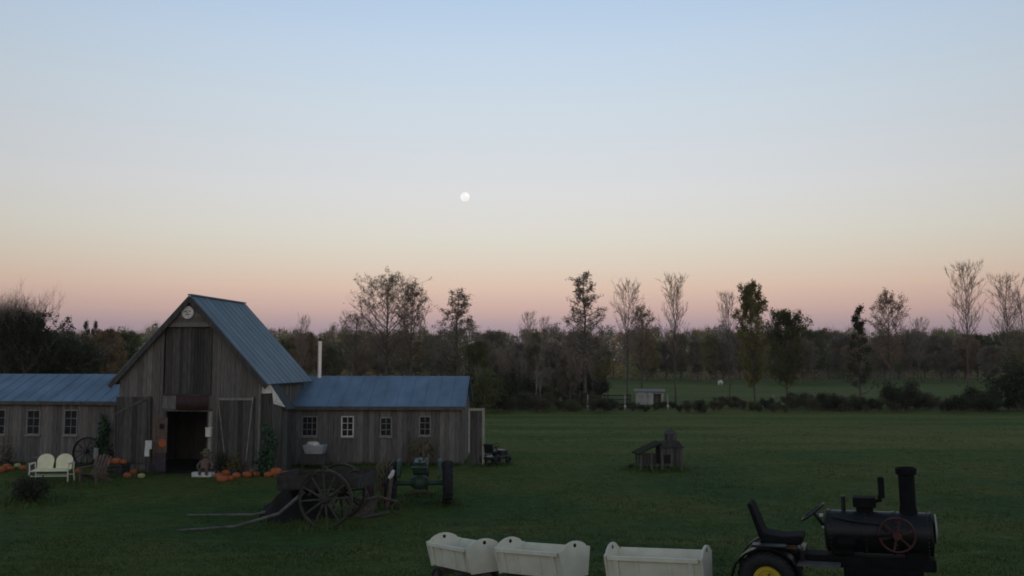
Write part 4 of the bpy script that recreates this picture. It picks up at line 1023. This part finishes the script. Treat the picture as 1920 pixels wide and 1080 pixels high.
mb_ = MB(); rr = random.Random(4)
for i in range(13):
    a = math.pi * i / 12; mb_.v += []
N1, N2 = 12, 24
for i in range(N1 + 1):
    for j in range(N2):
        t = 2 * math.pi * j / N2; f = i / N1; r0 = 1 - f
        w_ = 1 + .16 * math.sin(3 * t + 1) + .10 * math.sin(5 * t + 4 * f) + rr.uniform(-.05, .05)
        mb_.v.append((.95 * r0 ** .6 * w_ * math.cos(t), .55 * r0 ** .6 * w_ * math.sin(t), -.04 + .86 * f ** .8 + .05 * math.sin(7 * t + 9 * f) * (i < N1)))
mb_.f = [(i * N2 + j, i * N2 + (j + 1) % N2, (i + 1) * N2 + (j + 1) % N2, (i + 1) * N2 + j) for i in range(N1) for j in range(N2)]; mb_.m = [0] * len(mb_.f)
o = mb_.build('brush_pile', m_dark, smooth=True); o.location = on_ground(552, 23.0, 960); tag(o, 'low black heap of brush behind the left side of the cart wheel', 'brush pile')

# ------------------------------------------------------------------ green antique tractor seen from behind
ty = 25.3; tx = X(786, ty, 945); s = thing('farm_tractor', 'antique green farm tractor seen from behind in front of the right wing', 'tractor', (tx, ty, 0), R(4))
def big_wheel(x, mat):
    k = MB(); r_, wdt = .60, .30; mx = AX['x']; k.torus((x, 0, r_), mx, r_ - .12, .12, 44, 12, w=wdt / 2)
    for i in range(22):
        a = i * 2 * math.pi / 22
        for sg in (-1, 1):
            p = Vector((x + sg * .02, math.cos(a) * .595, r_ + math.sin(a) * .595)); q = Vector((x + sg * .14, math.cos(a + .16) * .565, r_ + math.sin(a + .16) * .565)); k.beam(p, q, .035, .05, up=(0, math.cos(a), math.sin(a)))
    wl = k.build('wheel', m_rubber, s, smooth=True)
    sg = 1 if x > 0 else -1; mt = mx if sg > 0 else Matrix.Rotation(R(-90), 3, 'Y')
    MB().lathe([(.05, -.02), (.2, .0), (.34, .04), (.40, wdt * .5), (.42, wdt * .52), (.42, -.05)], (x, 0, r_), mt, 28).build('rim', mat, wl, smooth=True)
big_wheel(-.80, m_pale_wood); big_wheel(.80, m_pale_wood)
k = MB(); k.tube([(-.8, 0, .6), (.8, 0, .6)], [.07, .07], 12); k.lathe([(.12, -.25), (.2, -.1), (.2, .1), (.12, .25)], (0, 0, .62), AX['x'], 20); k.box((0, .1, .52), (.3, .4, .36)); k.build('rear_axle', m_green_paint, s, bevel=.01)
k = MB(); k.box((0, 1.25, .92), (.42, 1.5, .36)); k.box((0, .75, .60), (.3, 1.4, .26)); k.build('hood', m_green_paint, s, bevel=.05)
k = MB(); k.box((0, 2.02, .80), (.44, .06, .6)); k.build('grille', m_black, s, bevel=.02)
for q in (-1, 1):
    f = MB(); n_ = 10; f.v = []
    for i in range(n_ + 1):
        a = R(160) - R(120) * i / n_
        for xx in (q * .52, q * .62): f.v.append((xx, math.cos(a) * .66, .6 + math.sin(a) * .66))
    f.f = [(2 * i, 2 * i + 1, 2 * i + 3, 2 * i + 2) for i in range(n_)]
    for i in range(n_ + 1): f.v.append((q * .52, math.cos(R(160) - R(120) * i / n_) * .3, .66 + max(0, math.sin(R(160) - R(120) * i / n_)) * .2))
    o2 = 2 * (n_ + 1); f.f += [(2 * i, 2 * i + 2, o2 + i + 1, o2 + i) for i in range(n_)]; f.m = [0] * len(f.f)
    o = f.build('fender', m_green_paint, s, smooth=True); o.modifiers.new('thick', 'SOLIDIFY').thickness = .02
k = MB(); k.lathe([(.05, .96), (.2, .98), (.24, 1.06), (.22, 1.06), (.18, 1.0), (.04, .985)], (0, -.15, 0), n=20); k.box((0, .25, .84), (.07, .7, .04), (R(-10), 0, 0)); k.build('seat', m_green_paint, s, smooth=True)
k = MB(); sc1 = Vector((0, .42, 1.18)); ma = Matrix.Rotation(R(25), 3, 'X'); k.torus(sc1, ma, .2, .016, 28, 8)
for i in range(3): k.beam(sc1, sc1 + ma @ Vector((math.cos(i * 2.09) * .2, math.sin(i * 2.09) * .2, 0)), .02, .015)
k.tube([sc1, (0, .8, 1.0)], .02, 8); k.build('steering_wheel', m_black, s, smooth=True)
MB().tube([(.08, 1.3, 1.08), (.08, 1.3, 1.62)], .03, 10).build('exhaust', m_rust, s, smooth=True)
for q in (-1, 1):
    fwq = MB().torus((q * .13, 1.9, .3), AX['x'], .22, .08, 28, 8, w=.07).build('front_wheel', m_rubber, s, smooth=True)
    MB().lathe([(.16, -.03), (.17, .03), (.05, .05)], (q * .13, 1.9, .3), AX['x'], 20).build('rim', m_yellow, fwq, smooth=True)
k = MB(); k.box((0, -.35, .42), (.5, .06, .06)); k.box((-.15, -.2, .42), (.04, .4, .05)); k.box((.15, -.2, .42), (.04, .4, .05)); k.build('drawbar', m_rust, s)

# things between the cart and the tractor
p = on_ground(690, 24.2, 938); s = thing('wooden_stump', 'short brown stump carrying the red milk can beside the cart', 'stump', p)
MB().lathe([(.26, -.03), (.23, .1), (.22, .36), (.2, .375)], n=18, rib=lambda t: .06 * math.sin(3 * t) + .03 * math.sin(7 * t)).build('trunk_piece', m_bark, s, smooth=True)
s = thing('milk_can', 'rusty red milk can standing on a stump between cart and tractor', 'milk can', (p[0], p[1], p[2] + .375))
MB().lathe([(.15, 0), (.16, .02), (.16, .36), (.10, .46), (.09, .54), (.11, .57), (.10, .57)], n=24).build('can', m_red, s, smooth=True)
MB().lathe([(.075, .56), (.11, .575), (.11, .60), (.03, .62)], n=20).build('lid', m_brown, s, smooth=True)
for q in (-1, 1): MB().torus((q * .13, 0, .42), AX['y'], .05, .01, 16, 6).build('handle', m_rust, s, smooth=True)
p = on_ground(703, 23.2, 943); o = MB().beam((-.3, -.25, .03), (.32, .28, .10), .14, .03).build('loose_plank', m_greywood, bevel=.006); o.location = p; tag(o, 'short pale plank lying on the grass right of the cart wheel', 'plank')
# white topped post by the tractor
p = on_ground(694, 23.5, 946); s = thing('old_plough', 'rusty walking plough with two curved handles between the cart and the tractor', 'plough', p, R(25))
MB().tube([(.75, 0, .30), (.2, 0, .46), (-.25, 0, .40), (-.35, 0, .12)], [.035, .045, .045, .05], 8).build('beam', m_rust, s, smooth=True)
for q in (-1, 1): MB().tube([(-.25, q * .05, .25), (-.6, q * .16, .55), (-.95, q * .26, .86), (-1.08, q * .28, .86)], [.03, .026, .022, .022], 7).build('handle', m_oldwood, s, smooth=True)
MB().hexa([(-.5, -.12, .0), (.15, -.02, .0), (.15, .02, .0), (-.5, .02, .0), (-.45, -.2, .28), (.02, -.03, .26), (.02, .01, .26), (-.45, -.16, .28)]).build('share', m_rust, s)
MB().torus((.72, 0, .15), AX['y'], .13, .02, 20, 6).build('guide_wheel', m_rust, s, smooth=True)
p = on_ground(733, 24.4, 940); s = thing('leaning_post', 'leaning brown post with a pale top left of the green tractor', 'post', p)
MB().tube([(-.12, 0, -.05), (-.04, 0, .5), (.0, 0, .86)], [.07, .06, .055], 9).build('shaft', m_brown, s, smooth=True)
MB().tube([(-.05, -.02, .84), (.02, 0, .95), (.06, 0, 1.06)], [.05, .06, .04], 9).build('cap', m_white_worn, s, smooth=True)

p = on_ground(664, 23.6, 940); s = thing('wheel_ornament', 'small rusty spoked wheel leaning beside the cart wheel', 'wheel', p, R(10))
ml = Matrix.Rotation(R(-78), 3, 'X'); c = Vector((0, .06, .40)); MB().torus(c, ml, .37, .025, 36, 6, w=.04).build('rim', m_rust, s, smooth=True)
for i in range(8): MB().tube([c, c + ml @ Vector((math.cos(i * .785) * .36, math.sin(i * .785) * .36, 0))], .014, 6).build('spoke', m_rust, s, smooth=True)
MB().lathe([(.06, -.07), (.07, 0), (.06, .07)], c, ml, 12).build('hub', m_rust, s, smooth=True)

# ------------------------------------------------------------------ along the right wing
def on_barn_ground(px, py, yl): x, z = BL(px, py, yl); return BW(x, yl, 0)
def on_wing_ground(px, py, yl): x, z = BLR(px, py, yl); return BW(*WW(x, yl), 0)
s = thing('wash_tub', 'galvanised wash tub with a white lid against the right wing', 'tub', on_wing_ground(590, 868, YR - 1.0), BYAW)
k = MB(); k.box((0, 0, .34), (.9, .5, .38)); k.build('stand', m_board_dark, s)
MB().hexa([(-.32, -.2, .53), (.32, -.2, .53), (.32, .2, .53), (-.32, .2, .53), (-.42, -.24, .86), (.42, -.24, .86), (.42, .24, .86), (-.42, .24, .86)]).build('basin', m_tin, s, bevel=.02)
MB().lathe([(.24, .86), (.25, .90), (.2, .96), (.05, .985)], (-.08, 0, 0), n=20).build('lid', m_white_worn, s, smooth=True)
k = MB()
for a in (-1, 1):
    for b_ in (-1, 1): k.box((a * .4, b_ * .2, .08), (.06, .06, .16))
k.build('legs', m_board_dark, s)
s = thing('corn_shock', 'bundle of dry tan corn stalks standing below the last wing window', 'corn stalks', on_wing_ground(788, 872, YR - .55), 0)
k = MB()
for i in range(46):
    a = rng.uniform(0, 6.28); r0 = rng.uniform(.1, .30); r1 = rng.uniform(.05, .32); h = rng.uniform(.8, 1.15)
    k.tube([(math.cos(a) * r0, math.sin(a) * r0, -.03), (math.cos(a) * .1, math.sin(a) * .1, .55), (math.cos(a) * r1, math.sin(a) * r1, h)], [.016, .014, .006], 4, cap=False)
    for j in range(3):
        z0 = rng.uniform(.3, h - .2); b2 = a + rng.uniform(-1, 1); pz = Vector((math.cos(a) * .16, math.sin(a) * .16, z0)); qz = pz + Vector((math.cos(b2) * .3, math.sin(b2) * .3, .12)); wz = qz + Vector((math.cos(b2) * .15, math.sin(b2) * .15, -.2))
        k.tube([pz, qz, wz], [.018, .022, .003], 3, cap=False)
k.build('stalks', m_straw, s, fix=False)
MB().torus((0, 0, .55), AX['z'], .13, .02, 20, 6).build('twine', m_rust, s)
dup(s, on_ground(722, 24.9, 946), 1.2, (.5, .5, 1.2), 'narrow bundle of brown corn stalks left of the green tractor', 'bundles of corn stalks'); s['group'] = 'bundles of corn stalks'
p = on_wing_ground(766, 866, YR - .6); o = MB().tube([(0, 0, -.05), (.02, 0, .7), (.0, 0, 1.35)], [.05, .045, .04], 8).build('dark_post', m_board_dark, smooth=True); o.location = p; tag(o, 'thin dark post left of the corn stalks by the wing', 'post')
# riding mower past the open door
s = thing('riding_mower', 'small dark riding mower parked past the open wing door', 'mower', on_ground(929, 35.0, 867), R(60))
k = MB(); k.box((.35, 0, .42), (.55, .42, .26)); k.box((0, 0, .28), (1.1, .5, .12)); k.build('hood', m_black, s, bevel=.05)
k = MB(); k.box((-.35, 0, .52), (.34, .4, .09)); k.box((-.52, 0, .68), (.08, .4, .32), (0, R(-12), 0)); k.build('seat', m_black, s, bevel=.03)
k = MB(); k.tube([(.12, 0, .5), (0, 0, .72)], .02, 8); k.torus((0, 0, .73), Matrix.Rotation(R(-30), 3, 'Y'), .15, .014, 24, 6); k.build('steering_wheel', m_black, s, smooth=True)
for xx, r_ in ((-.38, .22), (.45, .16)):
    for q in (-1, 1): MB().torus((xx, q * .32, r_), AX['y'], r_ * .66, r_ * .34, 24, 8, w=.08).build('wheel', m_rubber, s, smooth=True)

# vines / tall shrubs at the barn corners
def vine(px, py0, wpx, hpx, yl, label, seed):
    g = np.random.default_rng(seed); x0, _ = BL(px, py0, yl); loc = BW(x0, yl, 0); H = hpx / 51.; Wd = wpx / 51.
    s_ = thing('climbing_vine', label, 'vine', loc, BYAW); k = MB(); rr_ = random.Random(seed)
    for i in range(7):
        x1 = rr_.uniform(-.5, .5) * Wd; k.tube([(rr_.uniform(-.1, .1), 0, -.03), (x1 * .6, .0, H * .45), (x1, .02, H * rr_.uniform(.7, 1))], [.02, .014, .005], 5, cap=False)
    k.build('stems', m_bark, s_, fix=False)
    n = 1000; zz = g.random(n) ** 1.15 * H * (.8 + .3 * g.random(n)); P = np.stack([g.normal(0, .27, n) * Wd * (1.15 - .75 * zz / H) + .16 * Wd * np.sin(zz * 5 + seed), -np.abs(g.normal(0, .16, n)), zz], 1)
    V, Fq = quads_mesh('', P, g.uniform(.03, .09, n), seed, None, None); link_mesh('leaves', V, Fq, m_vine, s_)
vine(194, 868, 26, 95, 1.75, 'tall green vine in the corner between left wing and barn', 51)
vine(503, 870, 34, 85, -.25, 'tall green shrub against the wall right of the barn doors', 52)
# potted plants
def pot(px, base, hpx, label, leaf, seed, yl):
    loc = on_barn_ground(px, base, yl); g = np.random.default_rng(seed); s_ = thing('potted_plant', label, 'plant pot', loc, 0, 'potted plants along the barn')
    MB().lathe([(.10, 0), (.14, .22), (.155, .23), (.155, .26), (.12, .26)], n=18).build('pot', m_purple, s_, smooth=True)
    n = 420; h = hpx / 51.; P = np.stack([g.normal(0, .13, n), g.normal(0, .13, n), .24 + np.abs(g.normal(0, .5, n)) * (h - .24)], 1)
    V, Fq = quads_mesh('', P, g.uniform(.025, .06, n), seed, None, None); link_mesh('foliage', V, Fq, leaf, s_)
    k = MB(); [k.tube([(0, 0, .2), (g.normal(0, .12), g.normal(0, .12), h * .7)], [.01, .004], 4, cap=False) for _ in range(6)]; k.build('stems', m_stem, s_, fix=False)
pot(417, 884, 38, 'dark potted plant right of the pale post', m_leaf_dark, 61, -.45)
pot(437, 884, 34, 'yellow green potted plant below the right barn door', m_leaf_olive, 62, -.4)
pot(10, 878, 50, 'dark potted mum at the left edge by the wing wall', m_leaf_brown, 63, YL - .6)
pot(210, 872, 45, 'dark green potted plant behind the dark crate', m_leaf_dark, 64, .9)

# ------------------------------------------------------------------ yard furniture on the left
def slat(mb, p, q, w_, t_): mb.beam(p, q, w_, t_)
Y = 4.0 / -(Z(905, 1.0) - CAMZ); s = thing('double_seat', 'cream white metal double garden seat with two rounded shell backs', 'garden seat', on_ground(96, Y, 905), R(6))
for q in (-.30, .30):
    out_ = [(q - .25, .42), (q + .25, .42), (q + .27, .66)] + [(q + .27 * math.cos(a), .68 + .22 * math.sin(a)) for a in [math.pi * i / 10 for i in range(11)]] + [(q - .27, .66)]
    k = MB(); n_ = len(out_); k.add([(x, .20 + (z - .42) * .22, z) for x, z in out_] + [(x, .22 + (z - .42) * .22, z) for x, z in out_], [tuple(range(n_)), tuple(range(2 * n_ - 1, n_ - 1, -1))] + [(i, i + n_, (i + 1) % n_ + n_, (i + 1) % n_) for i in range(n_)])
    k.build('backrest', m_cream, s, bevel=.006)
k = MB(); k.box((0, -.02, .40), (1.16, .48, .03), (R(4), 0, 0)); k.build('seat', m_cream, s, bevel=.01)
for q in (-1, 1):
    k = MB(); k.tube([(q * .62, -.26, .0), (q * .60, -.24, .40), (q * .62, -.22, .60), (q * .62, .22, .62), (q * .60, .24, .4), (q * .62, .30, .0)], .022, 8); k.build('arm_frame', m_white, s, smooth=True)
    MB().box((q * .62, -.02, .63), (.07, .46, .025)).build('armrest', m_white, s, bevel=.008)
k = MB(); k.tube([(-.6, -.22, .22), (.6, -.22, .22)], .018, 8); k.tube([(-.6, .24, .22), (.6, .24, .22)], .018, 8); k.build('stretcher', m_white, s, smooth=True)
# brown slatted chair
Y = 4.0 / -(Z(908, 1.0) - CAMZ); s = thing('lawn_chair', 'brown slatted wooden lawn chair right of the white double seat', 'chair', on_ground(176, Y, 908), R(-12))
for i in range(5):
    MB().beam((-.22 + i * .11, .18, .30), (-.26 + i * .13, .48, .92 - .03 * abs(i - 2)), .085, .02, up=(0, 1, 0)).build('back_slat', m_brown, s)
k = MB()
for i in range(5): k.box((0, -.26 + i * .11, .36 - .016 * i), (.5, .09, .02))
k.build('seat', m_brown, s)
for q in (-1, 1):
    MB().box((q * .29, -.28, .27), (.05, .08, .54)).build('leg', m_brown, s); MB().beam((q * .27, -.26, .33), (q * .27, .52, .06), .035, .1).build('leg', m_brown, s)
    MB().box((q * .31, -.04, .555), (.12, .66, .025)).build('armrest', m_brown, s)
p = on_ground(179, 30.9, 895); s = thing('marker_stake', 'short pale stake standing behind the brown lawn chair', 'stake', p)
MB().box((0, 0, .45), (.10, .04, .95)).build('shaft', m_board, s); MB().box((0, -.03, .84), (.15, .03, .36)).build('plate', m_trim_grey, s)
# big iron wheel leaning on the left wing
p = on_barn_ground(157, 880, YL - .45); s = thing('wheel_ornament', 'large black iron wheel leaning against the left wing', 'wheel', p, BYAW)
ml = Matrix.Rotation(R(-90 - 12 + 180), 3, 'X'); k = MB(); c = Vector((0, 0.09, .56)); k.torus(c, ml, .52, .035, 48, 6, w=.06); k.build('rim', m_black, s, smooth=True)
for i in range(10):
    a = i * .6283; MB().tube([c, c + ml @ Vector((math.cos(a) * .5, math.sin(a) * .5, 0))], .016, 6).build('spoke', m_black, s, smooth=True)
MB().lathe([(.08, -.09), (.09, 0), (.08, .09)], c, ml, 16).build('hub', m_black, s, smooth=True)
# grey bundle behind the double seat
s = thing('grey_basket', 'dusty pink grey basket standing behind the double seat', 'basket', on_ground(64, 31.6, 890))
MB().lathe([(.2, 0), (.27, .35), (.29, .62), (.27, .63), (.2, .58)], n=20).build('basket', m_greywood, s, smooth=True); MB().torus((0, 0, .6), AX['y'], .26, .015, 24, 6, a0=0, a1=math.pi).build('handle', m_greywood, s, smooth=True)
# dark shrub mound in the left foreground
fs_ = make_shrub('low_shrub', 'low black green shrub on the lawn in the left foreground', .85, 1.5, 77, m_leaf_dark, 3500, .05, stems=16)
fs_.location = on_ground(48, 25.6, 940); fs_.scale = (1, 1, .82)
# ------------------------------------------------------------------ evening haze over the fields
hz = bpy.data.materials.new('haze_air'); hz.use_nodes = True; t = hz.node_tree; t.nodes.clear()
ho = t.nodes.new('ShaderNodeOutputMaterial'); pv = t.nodes.new('ShaderNodeVolumePrincipled')
pv.inputs['Density'].default_value = .00022; pv.inputs['Color'].default_value = (.93, .90, .86, 1); pv.inputs['Anisotropy'].default_value = 0.0
t.links.new(pv.outputs[0], ho.inputs['Volume'])
tag(MB().box((0, 0, 8.0), (12200, 12200, 18.4)).build('haze', hz), kind='stuff')
